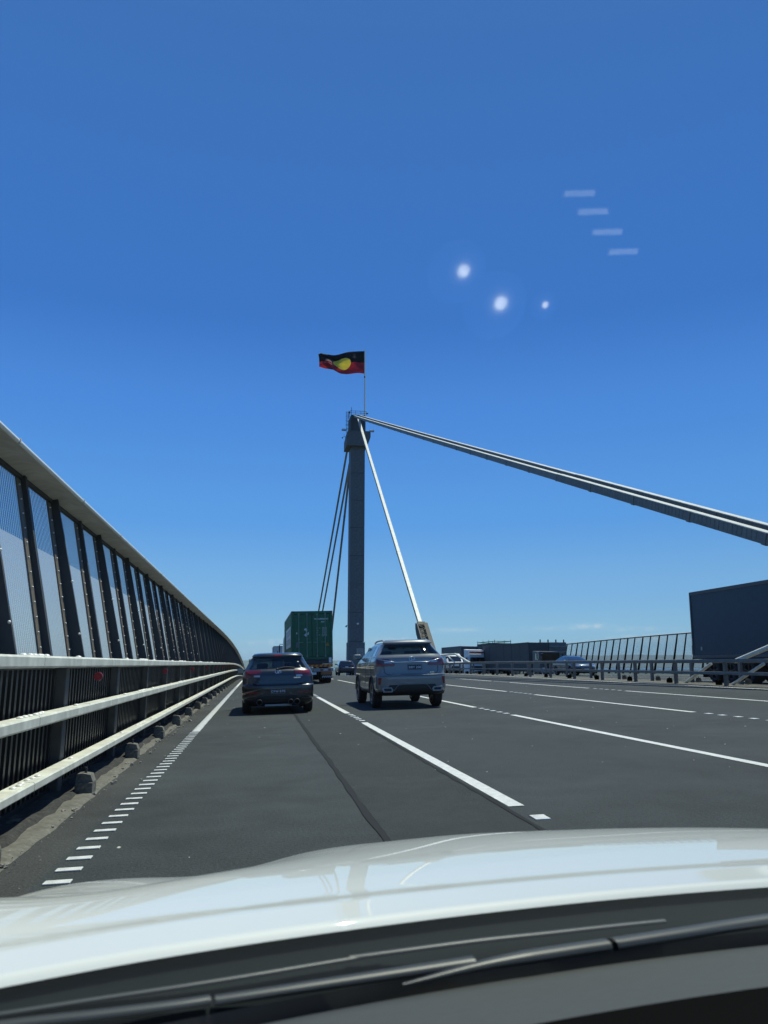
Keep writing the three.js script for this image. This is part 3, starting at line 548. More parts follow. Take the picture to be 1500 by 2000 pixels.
const plateTex = (bg, fg, text) => canvasTex(384, 136, (c, w, h) => { c.fillStyle = bg; c.fillRect(0, 0, w, h); c.strokeStyle = fg; c.lineWidth = 4; c.strokeRect(5, 5, w - 10, h - 10); c.fillStyle = fg; c.font = 'bold 92px sans-serif'; c.textAlign = 'center'; c.textBaseline = 'middle'; c.fillText(text, w / 2, h / 2 + 4); });
function plate(parent, w, h, x, y, z, tilt, tex) { const g = mesh('number_plate', box(w, h, .012, 0, 0, 0), M.blackPlastic, parent); g.position.set(x, y, z); g.rotation.x = tilt; mesh('plate_face', new THREE.PlaneGeometry(w - .01, h - .008).translate(0, 0, .0085), new THREE.MeshStandardMaterial({ map: tex, roughness: .45 }), g); return g; }
const paint = (r, g, b, metal = .55, rough = .36) => phys({ color: C(r, g, b), metalness: metal, roughness: rough, clearcoat: 1, clearcoatRoughness: .03 });
const arc = (pts, r, n = 40) => new THREE.TubeGeometry(new THREE.CatmullRomCurve3(pts), n, r, 6);

{ // dark hatchback ahead in our lane
  const g = thing('hatchback_car', 'dark grey hatchback directly ahead in the left lane', 'car', [.545, roadY(.545, -20), -19.95]); g.rotation.z = ROLL;
  const P = paint(.013, .016, .020, .2, .32);
  const sh = new Shell([[.20, .76, -.16, -4.05, .35, .5], [.30, .86, -.04, -4.2, .34, .6], [.45, .893, 0, -4.3, .32, .6], [.62, .898, 0, -4.3, .30, .6], [.695, .898, -.005, -4.3, .30, .6], [.725, .896, -.045, -4.27, .32, .6], [.82, .892, -.06, -4.2, .34, .65], [.95, .878, -.075, -3.7, .36, .5], [1.045, .855, -.11, -3.25, .40, .4], [1.10, .825, -.17, -3.05, .42, .35], [1.20, .765, -.28, -2.78, .42, .35], [1.32, .70, -.41, -2.42, .42, .35], [1.405, .645, -.44, -2.1, .40, .35], [1.44, .60, -.47, -1.95, .42, .35], [1.475, .49, -.72, -1.7, .5, .4], [1.49, .34, -1.0, -1.5, .4, .3]]);
  const W = [[-.78, -.83, .375], [.78, -.83, .375], [-.78, -3.48, .375], [.78, -3.48, .375]];
  mesh('body', cutWheels(openCabin(sh.geometry(), sh, { rb: .70, rt: .55, ry0: 1.125, ry1: 1.375, rz: -1.0, fb: .74, ft: .58, fy0: 1.09, fy1: 1.36, fz: -2.0, sides: [[[-1.05, 1.12], [-2.85, 1.12], [-2.25, 1.37], [-1.2, 1.37]]] }), W), P, g);
  cabin(g, sh, [[-2.15, [-.36, .36]], [-1.25, [-.4, .4]]], 1.2, .6);
  for (const [x, z] of W) wheel(g, x, .33, z, .33, .225, true);
  mesh('rear_window', sh.panel('rear', 1.115, 1.385, (y) => -lerp(.715, .565, (y - 1.115) / .27), (y) => lerp(.715, .565, (y - 1.115) / .27), { nx: 24, ny: 10, pane: true }), M.paneDark, g);
  mesh('windscreen', sh.panel('front', 1.08, 1.37, -.75, .75, { pane: true, off: .002 }), M.paneDark, g);
  for (const s of [-1, 1]) {
    mesh('side_window', sh.panel('side', 1.09, 1.38, (y) => lerp(-.72, -.95, (y - 1.09) / .29), (y) => lerp(-2.95, -2.3, (y - 1.09) / .29), { s, pane: true }), M.paneDark, g);
    const tl = mesh('tail_light', sh.panel('rear', .90, 1.075, (y, v) => s * lerp(.44, .40, v), (y, v) => s * lerp(.835, .80, v), { off: .014, nx: 20 }), M.lampRedDark, g);
    mesh('lens', sh.panel('rear', .985, 1.045, s * .50, s * .78, { off: .02 }), M.lampRed, tl); mesh('reversing_lens', sh.panel('rear', .912, .955, s * .45, s * .60, { off: .02 }), M.lampClear, tl);
    mesh('bumper_reflector', sh.panel('rear', .505, .545, s * .50, s * .77, { off: .012 }), M.lampRed, g);
    const px = s * .46; mesh('exhaust_pipe', [new THREE.CylinderGeometry(.068, .068, .16, 24, 1, true).rotateX(Math.PI / 2).translate(px, .30, .01), new THREE.TorusGeometry(.066, .010, 8, 24).translate(px, .30, .09), ...(s > 0 ? [new THREE.CylinderGeometry(.06, .06, .16, 24, 1, true).rotateX(Math.PI / 2).translate(px - .155, .30, .01), new THREE.TorusGeometry(.060, .010, 8, 24).translate(px - .155, .30, .09)] : [])], M.darkSteel, g);
    mirror(g, s, .86, 1.04, -2.75, P);
  }
  mesh('tailgate_recess', sh.panel('rear', .735, .80, (y, v) => -lerp(.56, .60, v), (y, v) => lerp(.56, .60, v), { off: .004, nx: 20 }), M.blackGloss, g);
  mesh('tailgate_edge', [arc([-.62, -.4, -.1, .1, .4, .62].map((x) => V(x, Math.abs(x) > .6 ? .76 : .722, sh.rear(x, .725) + .018)), .010)], P, g);
  mesh('diffuser', sh.panel('rear', .215, .43, (y, v) => -lerp(.62, .56, v), (y, v) => lerp(.62, .56, v), { off: .012, nx: 20 }), M.blackPlastic, g);
  mesh('diffuser_trim', [arc([-.86, -.64, -.42, 0, .42, .64, .86].map((x) => V(x, Math.abs(x) > .8 ? .375 : Math.abs(x) > .6 ? .385 : .445, sh.rear(x, .43) + .016)), .010)], P, g, 'thin body coloured trim line');
  mesh('skid_plate', box(.66, .05, .03, 0, .225, -.0, .01), M.steel, g);
  plate(g, .37, .125, 0, .565, .012, 0, plateTex('#0c0d0f', '#c9ccd0', 'CFW 875'));
  const sp = mesh('roof_spoiler', sh.panel('rear', 1.395, 1.462, (y, v) => -lerp(.62, .56, v), (y, v) => lerp(.62, .56, v), { off: .05, deep: .05, nx: 20 }), P, g); mesh('brake_lens', sh.panel('rear', 1.40, 1.425, -.10, .10, { off: .058 }), M.lampRed, sp);
  mesh('antenna', extrude([[-.07, 0], [.08, 0], [.05, .085], [.03, .085]], .03).rotateY(Math.PI / 2).translate(-.015, 1.48, -.78), M.blackGloss, g);
  const wp = (x, y, o = .02) => V(x, y, sh.rear(x, y) + o); mesh('rear_wiper', [arc([wp(-.02, 1.10, .03), wp(.1, 1.135, .03), wp(.28, 1.14, .025), wp(.42, 1.125, .02)], .014), new THREE.SphereGeometry(.03, 10, 8).translate(-.02, 1.1, sh.rear(0, 1.1) + .02)], M.blackPlastic, g);
  const em = mesh('emblem', [new THREE.TorusGeometry(.062, .008, 8, 30).scale(1.15, .62, 1), rod(V(-.026, -.03, 0), V(-.012, .032, 0), .008, .008, 6), rod(V(.012, -.032, 0), V(.026, .03, 0), .008, .008, 6), rod(V(-.02, -.006, 0), V(.02, .006, 0), .007, .007, 6)], M.chrome, g); em.position.set(0, 1.03, sh.rear(0, 1.03) + .012); em.rotation.x = -.25;
  const bd = []; for (const [x, w] of [[.40, .012], [.425, .03], [.462, .03], [.50, .035], [.545, .03]]) bd.push(box(w, .028, .008, x, .885, sh.rear(x, .885) + .008)); mesh('badge', bd, M.chrome, g);
}
{ // silver SUV in the second lane
  const g = thing('suv_car', 'silver grey SUV with chrome tailgate bar in the second lane', 'car', [4.00, roadY(4.0, -20), -20.12]); g.rotation.z = ROLL; g.rotation.y = .006;
  const P = paint(.20, .205, .20, .12, .34);
  const sh = new Shell([[.34, .78, -.16, -4.5, .35, .5], [.42, .89, -.05, -4.7, .34, .6], [.56, .935, -.005, -4.85, .32, .7], [.80, .932, 0, -4.86, .30, .7], [.835, .932, -.01, -4.86, .30, .7], [.862, .932, -.07, -4.85, .32, .7], [1.0, .932, -.10, -4.75, .34, .7], [1.15, .94, -.115, -4.2, .36, .5], [1.29, .908, -.135, -3.55, .38, .45], [1.37, .868, -.185, -3.3, .40, .4], [1.48, .80, -.30, -3.0, .42, .4], [1.60, .725, -.43, -2.65, .42, .4], [1.675, .675, -.45, -2.35, .40, .4], [1.705, .62, -.50, -2.2, .42, .4], [1.735, .50, -.85, -1.95, .5, .4], [1.75, .34, -1.2, -1.7, .4, .3]]);
  const W = [[-.82, -1.0, .425], [.82, -1.0, .425], [-.82, -3.79, .425], [.82, -3.79, .425]];
  mesh('body', cutWheels(openCabin(sh.geometry(), sh, { rb: .77, rt: .60, ry0: 1.395, ry1: 1.645, rz: -1.0, fb: .78, ft: .62, fy0: 1.35, fy1: 1.60, fz: -2.3, sides: [[[-1.15, 1.345], [-2.04, 1.345], [-1.92, 1.62], [-1.26, 1.62]], [[-2.13, 1.345], [-3.35, 1.345], [-2.74, 1.61], [-1.98, 1.61]]] }), W), P, g);
  cabin(g, sh, [[-2.4, [-.38, .38]], [-1.45, [-.42, .42]]], 1.44, .65);
  for (const [x, z] of W) wheel(g, x, .375, z, .375, .245, false);
  for (const s of [-1, 1]) for (const z of [-1.0, -3.79]) mesh('arch_trim', new THREE.TorusGeometry(.435, .03, 6, 30, Math.PI * .98).rotateY(Math.PI / 2).translate(s * .925, .40, z), M.blackPlastic, g);
  mesh('rear_window', sh.panel('rear', 1.385, 1.655, (y) => -lerp(.79, .61, (y - 1.385) / .27), (y) => lerp(.79, .61, (y - 1.385) / .27), { nx: 26, ny: 10, pane: true }), M.paneDark, g);
  mesh('windscreen', sh.panel('front', 1.34, 1.61, -.8, .8, { pane: true, off: .002 }), M.paneDark, g);
  for (const s of [-1, 1]) {
    mesh('side_window', sh.panel('side', 1.33, 1.62, (y) => lerp(-2.12, -1.95, (y - 1.33) / .29), (y) => lerp(-3.45, -2.72, (y - 1.33) / .29), { s, pane: true }), M.paneDark, g);
    mesh('side_window', sh.panel('side', 1.33, 1.63, (y) => lerp(-1.15, -1.25, (y - 1.33) / .3), (y) => lerp(-2.05, -1.90, (y - 1.33) / .3), { s, pane: true }), M.paneDark, g);
    mesh('quarter_window', sh.panel('side', 1.36, 1.60, (y) => lerp(-.62, -.86, (y - 1.36) / .24), (y) => lerp(-1.08, -1.18, (y - 1.36) / .24), { s }), M.glass, g);
    mesh('window_trim', arc([-.62, -1.1, -1.8, -2.6, -3.4].map((z) => V(s * (sh.side(z, 1.325) + .006), 1.325, z)), .010), M.chrome, g);
    mesh('door_seam', [-2.06, -1.1, -3.2].map((z) => arc([.62, .8, 1.0, 1.2, 1.31].map((y) => V(s * (sh.side(z, y) + .001), y, z)), .005, 16)), M.blackPlastic, g);
    for (const z of [-1.35, -2.4]) mesh('door_handle', box(.025, .03, .2, s * (sh.side(z, 1.12) + .018), 1.12, z, .01), M.chrome, g);
    mesh('sill_trim', sh.panel('side', .345, .46, -1.46, -3.33, { s, off: .012 }), M.blackPlastic, g);
    const tl = mesh('tail_light', sh.panel('rear', 1.09, 1.275, (y, v) => s * lerp(.47, .60, v * v), (y, v) => s * lerp(.90, .885, v), { off: .014, nx: 24 }), M.lampRedDark, g);
    mesh('lens', sh.panel('rear', 1.10, 1.15, s * .44, s * .885, { off: .022, nx: 22 }), M.lampRed, tl); mesh('clear_lens', sh.panel('rear', 1.165, 1.215, (y, v) => s * lerp(.5, .56, v), s * .70, { off: .02 }), M.lampClear, tl); mesh('chrome_edge', arc([.46, .56, .68, .80, .89].map((x, i) => V(s * x, 1.195 + i * .022, sh.rear(x, 1.195 + i * .022) + .02)), .008), M.chrome, tl);
    mesh('bumper_reflector', sh.panel('rear', .62, .80, (y, v) => s * lerp(.835, .80, v), (y, v) => s * lerp(.865, .872, v), { off: .014 }), M.lampRed, g);
    const tip = [[-.12, -.055], [.10, -.055], [.135, .02], [.11, .055], [-.10, .055], [-.14, 0]]; const ring = polygon(tip.map(([x, y]) => [x * s, y])); const hole = new THREE.Path(); tip.map(([x, y]) => [x * .78 * s, y * .66]).forEach((p, i) => i ? hole.lineTo(...p) : hole.moveTo(...p)); hole.closePath(); ring.holes.push(hole);
    const ex = mesh('exhaust_tip', new THREE.ExtrudeGeometry(ring, { depth: .05, bevelEnabled: true, bevelSize: .008, bevelThickness: .008, bevelSegments: 2 }).translate(s * .66, .495, -.055), M.steel, g); mesh('exhaust_void', extrude(tip.map(([x, y]) => [x * .85 * s, y * .75]), .01).translate(s * .66, .495, -.03), M.blackPlastic, ex);
    mesh('roof_rail', [arc([-.75, -.9, -1.4, -2.0, -2.3].map((z, i) => V(s * (.60 - (i > 3 ? .0 : 0)), [1.725, 1.765, 1.775, 1.765, 1.72][i], z)), .022)], M.steel, g);
    mirror(g, s, .92, 1.36, -3.05, P);
  }
  mesh('shelf_edge', arc([-.9, -.78, -.5, 0, .5, .78, .9].map((x) => V(x, .853, sh.rear(x, .84) + .002)), .012, 50), P, g);
  mesh('chrome_bar', arc([-.5, -.3, 0, .3, .5].map((x) => V(x, 1.185, sh.rear(x, 1.185) + .012)), .016), M.chrome, g);
  mesh('tailgate_seam', [arc([[-.71, 1.3], [-.72, 1.08], [-.70, .93], [-.63, .885], [0, .88], [.63, .885], [.70, .93], [.72, 1.08], [.71, 1.3]].map(([x, y]) => V(x, y, sh.rear(x, y) + .001)), .006, 60)], M.blackPlastic, g);
  mesh('diffuser', sh.panel('rear', .345, .615, (y, v) => -lerp(.75, .60, v), (y, v) => lerp(.75, .60, v), { off: .008, nx: 24 }), M.blackPlastic, g);
  mesh('lower_cladding', [sh.panel('rear', .345, .45, -.93, -.6, { off: .006 }), sh.panel('rear', .345, .45, .6, .93, { off: .006 })], M.blackPlastic, g);
  mesh('diffuser_trim', arc([[-.50, .46], [-.40, .585], [-.36, .61], [0, .622], [.36, .61], [.40, .585], [.50, .46]].map(([x, y]) => V(x, y, sh.rear(x, y) + .02)), .014, 60), M.railGrey, g);
  mesh('roof_spoiler', sh.panel('rear', 1.66, 1.715, (y, v) => -lerp(.64, .57, v), (y, v) => lerp(.64, .57, v), { off: .06, deep: .05, nx: 20 }), P, g);
  plate(g, .375, .135, .09, 1.055, sh.rear(0, 1.05) + .014, -.1, plateTex('#11151c', '#c9ccd0', 'BBY 260'));
  const em = mesh('emblem', [new THREE.TorusGeometry(.062, .008, 8, 30).scale(1.15, .9, 1), rod(V(-.012, .04, 0), V(-.012, -.025, 0), .009, .009, 6), rod(V(-.012, -.025, 0), V(.045, -.015, 0), .009, .009, 6)], M.chrome, g); em.position.set(0.02, 1.27, sh.rear(0, 1.27) + .014); em.rotation.x = -.25;
  const bd = []; for (const x of [.50, .545, .585]) bd.push(box(.024, .028, .008, x, .915, sh.rear(x, .915) + .008)); mesh('badge', bd, M.chrome, g);
  const bd2 = []; for (let i = 0; i < 5; i++) bd2.push(box(.02, .022, .006, -.62 + i * .026, .905, sh.rear(-.6, .905) + .008)); mesh('badge', bd2, M.steel, g);
}
function simpleCar(name, label, pos, turn, roll, P, kind) { // a further car, whole, seen from the rear or the front
  const g = thing(name, label, 'car', pos, turn); g.rotation.order = 'YXZ'; g.rotation.z = roll;
  const suv = kind === 'suv';
  const sh = new Shell(suv ? [[.30, .80, -.12, -4.4, .35, .5], [.5, .93, 0, -4.7, .32, .7], [.85, .94, 0, -4.72, .32, .7], [.9, .94, -.06, -4.68, .34, .7], [1.10, .93, -.10, -4.1, .36, .5], [1.25, .88, -.16, -3.35, .38, .45], [1.5, .76, -.34, -2.8, .42, .4], [1.63, .68, -.42, -2.3, .4, .4], [1.68, .55, -.65, -2.0, .5, .4], [1.70, .34, -1.2, -1.7, .4, .3]]
    : [[.20, .78, -.14, -4.2, .35, .5], [.35, .88, -.02, -4.5, .34, .8], [.6, .91, 0, -4.55, .32, .8], [.78, .91, -.02, -4.45, .34, .8], [.92, .90, -.08, -3.9, .36, .6], [1.0, .87, -.2, -3.4, .4, .45], [1.15, .78, -.55, -3.0, .42, .4], [1.33, .67, -1.0, -2.5, .42, .35], [1.42, .58, -1.3, -2.2, .42, .35], [1.46, .40, -1.6, -1.9, .3, .3]]);
  const r = suv ? .36 : .325, zr = -.9, zf = suv ? -3.7 : -3.65, hw = suv ? .82 : .79;
  const W = [[-hw, zr, r * 1.12], [hw, zr, r * 1.12], [-hw, zf, r * 1.12], [hw, zf, r * 1.12]];
  mesh('body', cutWheels(sh.geometry(4, 24), W), P, g);
  for (const [x, z] of W) wheel(g, x, r, z, r, .23, false);
  const [b, t] = suv ? [1.26, 1.60] : [1.02, 1.38];
  mesh('rear_window', sh.panel('rear', b + .02, t - .02, (y) => -sh.w(y) * .86, (y) => sh.w(y) * .86, {}), M.glass, g);
  mesh('windscreen', sh.panel('front', b, t, (y) => -sh.w(y) * .88, (y) => sh.w(y) * .88, {}), M.glass, g);
  for (const s of [-1, 1]) {
    mesh('side_window', sh.panel('side', b + .02, t - .02, (y) => sh.r(y) - sh.rc(y) * .9, (y) => sh.f(y) + sh.fc(y) * .8, { s }), M.glass, g);
    const ly = suv ? 1.0 : .72; const l = mesh('tail_light', sh.panel('rear', ly, ly + .13, s * .5, s * sh.w(ly) * .95, { off: .012 }), M.lampRedDark, g); mesh('lens', sh.panel('rear', ly + .05, ly + .1, s * .55, s * sh.w(ly) * .9, { off: .018 }), M.lampRed, l);
    mesh('headlight', sh.panel('front', suv ? .88 : .66, suv ? 1.0 : .78, s * .48, s * .86, { off: .012 }), M.lampClear, g);
    mirror(g, s, .86, b + .02, zf + .75, P);
  }
  mesh('grille', sh.panel('front', .5, suv ? .85 : .66, -.46, .46, { off: .01 }), M.blackPlastic, g);
  mesh('grille_bar', [sh.panel('front', suv ? .86 : .67, suv ? .90 : .71, -.56, .56, { off: .022 }), sh.panel('front', suv ? .70 : .56, suv ? .73 : .585, -.44, .44, { off: .022 })], M.chrome, g);
  mesh('lower_intake', sh.panel('front', .26, .42, -.6, .6, { off: .01 }), M.blackPlastic, g);
  plate(g, .37, .125, 0, suv ? .98 : .62, .015, 0, plateTex('#d8dadd', '#20305a', ''));
  const fp = plate(g, .37, .125, 0, .46, sh.front(0, .46) - .016, 0, plateTex('#d8dadd', '#20305a', '')); fp.rotation.y = Math.PI;
  return g;
}
simpleCar('suv_car', 'small dark blue SUV far ahead between the container truck and the pylon', [10.15, roadY(10.15, -91), -90], 0, ROLL, paint(.02, .028, .045, .4, .35), 'suv');
simpleCar('sedan_car', 'blue sedan with chrome grille driving towards us beyond the median rails', [23.4, roadY(23.4, -58), -58.3], Math.PI, -ROLL2, paint(.018, .045, .075, .3, .3), 'sedan');

// ---- trucks
const greenPaint = std(C(.024, .145, .072), .5, 0, { map: noiseTex(512, (u, v) => { const g = .9 + .10 * tile(u, v, 5) + .09 * tile(u, v, 22, 3) - (rnd() > .994 ? .2 : 0); return [g, g, g * .98]; }) });
function corrugated(len, h, depth, pitch) { // wavy steel wall: length along z, height y, facing -x
  const pts = []; const n = Math.round(len / pitch); for (let i = 0; i < n; i++) { const z = i * pitch; pts.push([z, 0], [z + pitch * .28, 0], [z + pitch * .42, depth], [z + pitch * .78, depth], [z + pitch * .92, 0]); } pts.push([len, 0]);
  const p = [], uv = [], idx = []; pts.forEach(([z, d]) => { p.push(d, 0, -z, d, h, -z); uv.push(z * .4, 0, z * .4, h * .4); }); for (let i = 0; i < pts.length - 1; i++) { const a = i * 2; idx.push(a, a + 1, a + 2, a + 1, a + 3, a + 2); }
  const g = new THREE.BufferGeometry(); g.setAttribute('position', new THREE.Float32BufferAttribute(p, 3)); g.setAttribute('uv', new THREE.Float32BufferAttribute(uv, 2)); g.setIndex(idx); const o = g.toNonIndexed(); o.computeVertexNormals(); return o;
}
function tractor(g, zc, P, opt = {}) { // cab unit, front towards -z at zc - 2.3
  const h = opt.h || 2.85, sec = [[-2.3, .55], [-2.32, 1.5], [-2.25, 1.75], [-2.0, 2.75], [-1.7, h + .2], [-.05, h + .3], [0, .9], [0, .55]];
  const c = new THREE.ExtrudeGeometry(polygon(sec.map(([z, y]) => [-z, y])), { depth: 2.3, bevelEnabled: true, bevelSize: .06, bevelThickness: .08, bevelSegments: 3 }).rotateY(Math.PI / 2).translate(-1.15, 0, zc);
  const cab = mesh('cab', c, P, g);
  mesh('windscreen', extrude([[-1.05, 0], [1.05, 0], [1.0, .95], [-1.0, .95]], .02).rotateX(-.25).translate(0, 1.78, zc - 2.36 - .02), M.glass, cab);
  for (const s of [-1, 1]) {
    mesh('door_window', box(.03, .75, 1.0, s * 1.235, 2.25, zc - 1.45, .01), M.glass, cab);
    mesh('mirror', [box(.09, .62, .24, s * 1.50, 2.35, zc - 2.2, .04), rod(V(s * 1.2, 2.7, zc - 2.1), V(s * 1.5, 2.72, zc - 2.2), .022, .022, 6), rod(V(s * 1.2, 2.0, zc - 2.1), V(s * 1.5, 2.02, zc - 2.2), .022, .022, 6), new THREE.TorusGeometry(.12, .02, 6, 14).translate(s * 1.48, 1.88, zc - 2.2)], M.blackPlastic, cab);
    mesh('headlight', box(.35, .2, .05, s * .85, .95, zc - 2.39, .02), M.lampClear, cab);
    wheel(g, s * 1.08, .52, zc - 1.5, .52, .3, false); wheel(g, s * 1.0, .52, zc + 1.7, .52, .5, true);
  }
  mesh('visor', box(2.0, .22, .3, 0, h - .05, zc - 2.12, .04), opt.visor || M.darkSteel, cab);
  mesh('grille', box(1.5, .55, .04, 0, 1.25, zc - 2.39, .02), M.blackPlastic, cab); mesh('bumper', box(2.35, .4, .2, 0, .68, zc - 2.36, .05), opt.bumper || M.steel, cab);
  mesh('chassis', [box(.28, .25, 3.6, -.42, .85, zc + 1.3), box(.28, .25, 3.6, .42, .85, zc + 1.3)], M.darkSteel, g);
}
function trailerBase(g, len, deck, axles) {
  mesh('chassis', [box(.16, .35, len, -.5, deck - .22, -len / 2), box(.16, .35, len, .5, deck - .22, -len / 2), box(2.4, .1, len, 0, deck - .04, -len / 2)], M.darkSteel, g);
  for (let i = 0; i < axles; i++) for (const s of [-1, 1]) wheel(g, s * .96, .5, -1.6 - 1.32 * i, .5, .52, true);
}
{ // green container truck
  const g = thing('container_truck', 'semi trailer carrying a green shipping container ahead of the hatchback', 'truck', [3.22, roadY(3.22, -47), -46.5]); g.rotation.z = ROLL;
  const B = 1.42, H = 2.84, L = 12.19, w = 1.22;
  trailerBase(g, L, B, 3);
  const c = mesh('container', [box(.14, H, .14, -w + .07, B + H / 2, -.07), box(.14, H, .14, w - .07, B + H / 2, -.07), box(2.16, .16, .12, 0, B + .08, -.06), box(2.16, .16, .12, 0, B + H - .08, -.06), box(.14, H, .14, -w + .07, B + H / 2, -L + .07), box(.14, H, .14, w - .07, B + H / 2, -L + .07), box(.1, .15, L - .3, -w + .05, B + .075, -L / 2), box(.1, .12, L - .3, -w + .05, B + H - .06, -L / 2), box(.1, .15, L - .3, w - .05, B + .075, -L / 2), box(.1, .12, L - .3, w - .05, B + H - .06, -L / 2), box(2.3, .04, L - .1, 0, B + H - .035, -L / 2), box(2.3, H - .1, .05, 0, B + H / 2, -L + .05)], greenPaint, g);
  mesh('side_wall', corrugated(L - .28, H - .27, .036, .278).translate(-w + .02, B + .15, -.14), greenPaint, c);
  mesh('side_wall', corrugated(L - .28, H - .27, -.036, .278).translate(w - .02, B + .15, -.14), greenPaint, c);
  for (const s of [-1, 1]) { // doors with lock rods
    const d = mesh('door', [box(1.06, H - .36, .05, s * .54, B + H / 2, -.055, .01), ...[0, 1, 2, 3, 4].map((i) => box(.98, .30, .012, s * .54, B + .42 + i * .5, -.028, .005))], greenPaint, c);
    for (const x of [.30, .78]) { mesh('lock_rod', [rod(V(s * x, B + .12, .012), V(s * x, B + H - .12, .012), .024, .024, 8), box(.1, .08, .05, s * x, B + .2, 0), box(.1, .08, .05, s * x, B + H - .2, 0), box(.09, .06, .05, s * x, B + 1.2, 0), box(.30, .035, .03, s * (x - .1), B + 1.0, .02, .01)], std(C(.17, .27, .21), .5, .2), d); }
    mesh('hinge', [0, 1, 2, 3].map((i) => box(.12, .09, .04, s * 1.1, B + .4 + i * .68, -.005, .01)), greenPaint, d);
  }
  mesh('corner_casting', [[-1, 0], [1, 0], [-1, 1], [1, 1]].map(([s, t]) => box(.18, .12, .19, s * (w - .09), B + (t ? H - .055 : .055), -.085, .01)), M.darkSteel, c);
  const txt = canvasTex(512, 1024, (k, W, Hh) => { k.clearRect(0, 0, W, Hh); k.fillStyle = 'rgba(235,242,238,1)'; k.font = 'bold 66px sans-serif'; k.fillText('EMCU', 10, 90); k.fillText('8002047', 196, 90); k.font = 'bold 58px sans-serif'; k.fillText('45G1', 220, 190); k.font = '34px sans-serif'; ['MAX. GR.', 'TARE', 'NET', 'CU. CAP.'].forEach((s, i) => { k.fillText(s, 70, 400 + i * 82); }); for (let i = 0; i < 8; i++) k.fillText(i % 2 ? '67,200 LB' : '30,480 KG', 250, 385 + i * 41); });
  const tm = new THREE.MeshStandardMaterial({ map: txt, transparent: true, roughness: .6 });
  // print on the doors: lettering on a clear film a hair above the ribs
  mesh('lettering', new THREE.PlaneGeometry(.98, 1.72).translate(.60, B + H - 1.22, -.012), tm, c);
  const logo = mesh('logo', [extrude([[0, .20], [.10, .24], [.20, .14], [.10, .03], [.16, -.02], [.25, .06], [.24, -.08], [.10, -.20], [-.02, -.10], [-.09, -.12], [.05, -.08], [.12, .03], [.08, .13], [.02, .12]], .006)], std(C(.62, .66, .64), .6), c); logo.position.set(-.47, B + H - 1.28, -.018); logo.scale.setScalar(1.15);
  mesh('label_plate', box(.2, .3, .006, -.85, B + .86, -.02), std(C(.14, .16, .17), .6), c);
  mesh('warning_triangle', extrude([[-.12, 0], [.12, 0], [0, .21]], .006).translate(.90, B + .78, -.018), std(C(.45, .24, .02), .6), c);
  mesh('seal', box(.05, .1, .01, -.90, B + 1.54, -.016), M.white, c);
  const wt = canvasTex(512, 256, (k, W, Hh) => { k.fillStyle = '#c9d0cd'; k.fillRect(0, 0, W, Hh); k.strokeStyle = '#40564c'; k.lineWidth = 13; for (let r = 0; r < 2; r++) for (let i = 0; i < 7; i++) { const x = 40 + i * 64, y = 40 + r * 105; k.beginPath(); k.moveTo(x, y + 70); k.lineTo(x + 6 * (i % 3), y); if (i % 2) k.lineTo(x + 34, y + 8); k.lineTo(x + 34, y + 70 * ((i + r) % 2)); k.stroke(); } });
  mesh('side_panel', new THREE.PlaneGeometry(7.5, 1.25).rotateY(-Math.PI / 2).translate(-w - .008, B + 1.38, -4.6), new THREE.MeshStandardMaterial({ map: wt, roughness: .6 }), c);
  // rear of the trailer
  mesh('rear_beam', box(2.4, .18, .12, 0, 1.24, -.02, .02), M.darkSteel, g);
  const mk = []; for (let i = 0; i < 9; i++) mk.push(extrude([[0, 0], [.17, 0], [.25, .13], [.08, .13]], .012).translate(-1.2 + i * .265, .985, .02));
  mesh('marker_board', [box(2.4, .17, .02, 0, 1.05, .01)], std(C(.24, .05, .02), .5), g); mesh('marker_stripe', mk, M.orange, g);
  mesh('light_bar', box(2.46, .2, .1, 0, .80, -.02, .02), M.steel, g);
  for (const s of [-1, 1]) { for (const [x, m] of [[.55, M.lampRed], [.78, M.lampClear], [1.02, M.lampRed]]) mesh('tail_light', box(.17, .11, .03, s * x, .80, .045, .01), m, g); mesh('mudflap', box(.62, .34, .02, s * .86, .50, -.1), M.blackPlastic, g); const st = []; for (let i = 0; i < 5; i++) st.push(extrude([[0, 0], [.06, 0], [.12, .1], [.06, .1]], .01).translate(s * .86 - .3 + i * .12, .36, -.085)); mesh('mudflap_stripe', st, M.white, g); }
  mesh('number_plate', box(.37, .13, .015, 0.05, .6, .02), M.white, g); mesh('notice_plate', box(.62, .2, .012, .82, .62, .0), std(C(.32, .12, .04), .5), g); mesh('twist_lock', box(.16, .3, .1, 1.05, 1.36, .03, .02), M.white, g);
  tractor(g, -L - 1.0, M.white, {});
}
{ // white box truck further ahead
  const g = thing('box_truck', 'white box truck mostly hidden behind the green container truck', 'truck', [3.25, roadY(3.25, -100), -100]); g.rotation.z = ROLL;
  trailerBase(g, 8, 1.1, 1); mesh('box_body', box(2.5, 2.75, 8, 0, 2.5, -4, .04), std(C(.42, .44, .46), .5), g);
  for (const s of [-1, 1]) mesh('rear_door', box(1.18, 2.5, .03, s * .605, 2.5, .01, .01), std(C(.42, .44, .46), .5), g);
  mesh('edge_trim', [box(.1, 2.7, .1, -1.24, 2.5, 0), box(.1, 2.7, .1, 1.24, 2.5, 0), box(2.4, .1, .1, 0, 3.86, 0)], M.steel, g); tractor(g, -8.9, M.white, {});
}
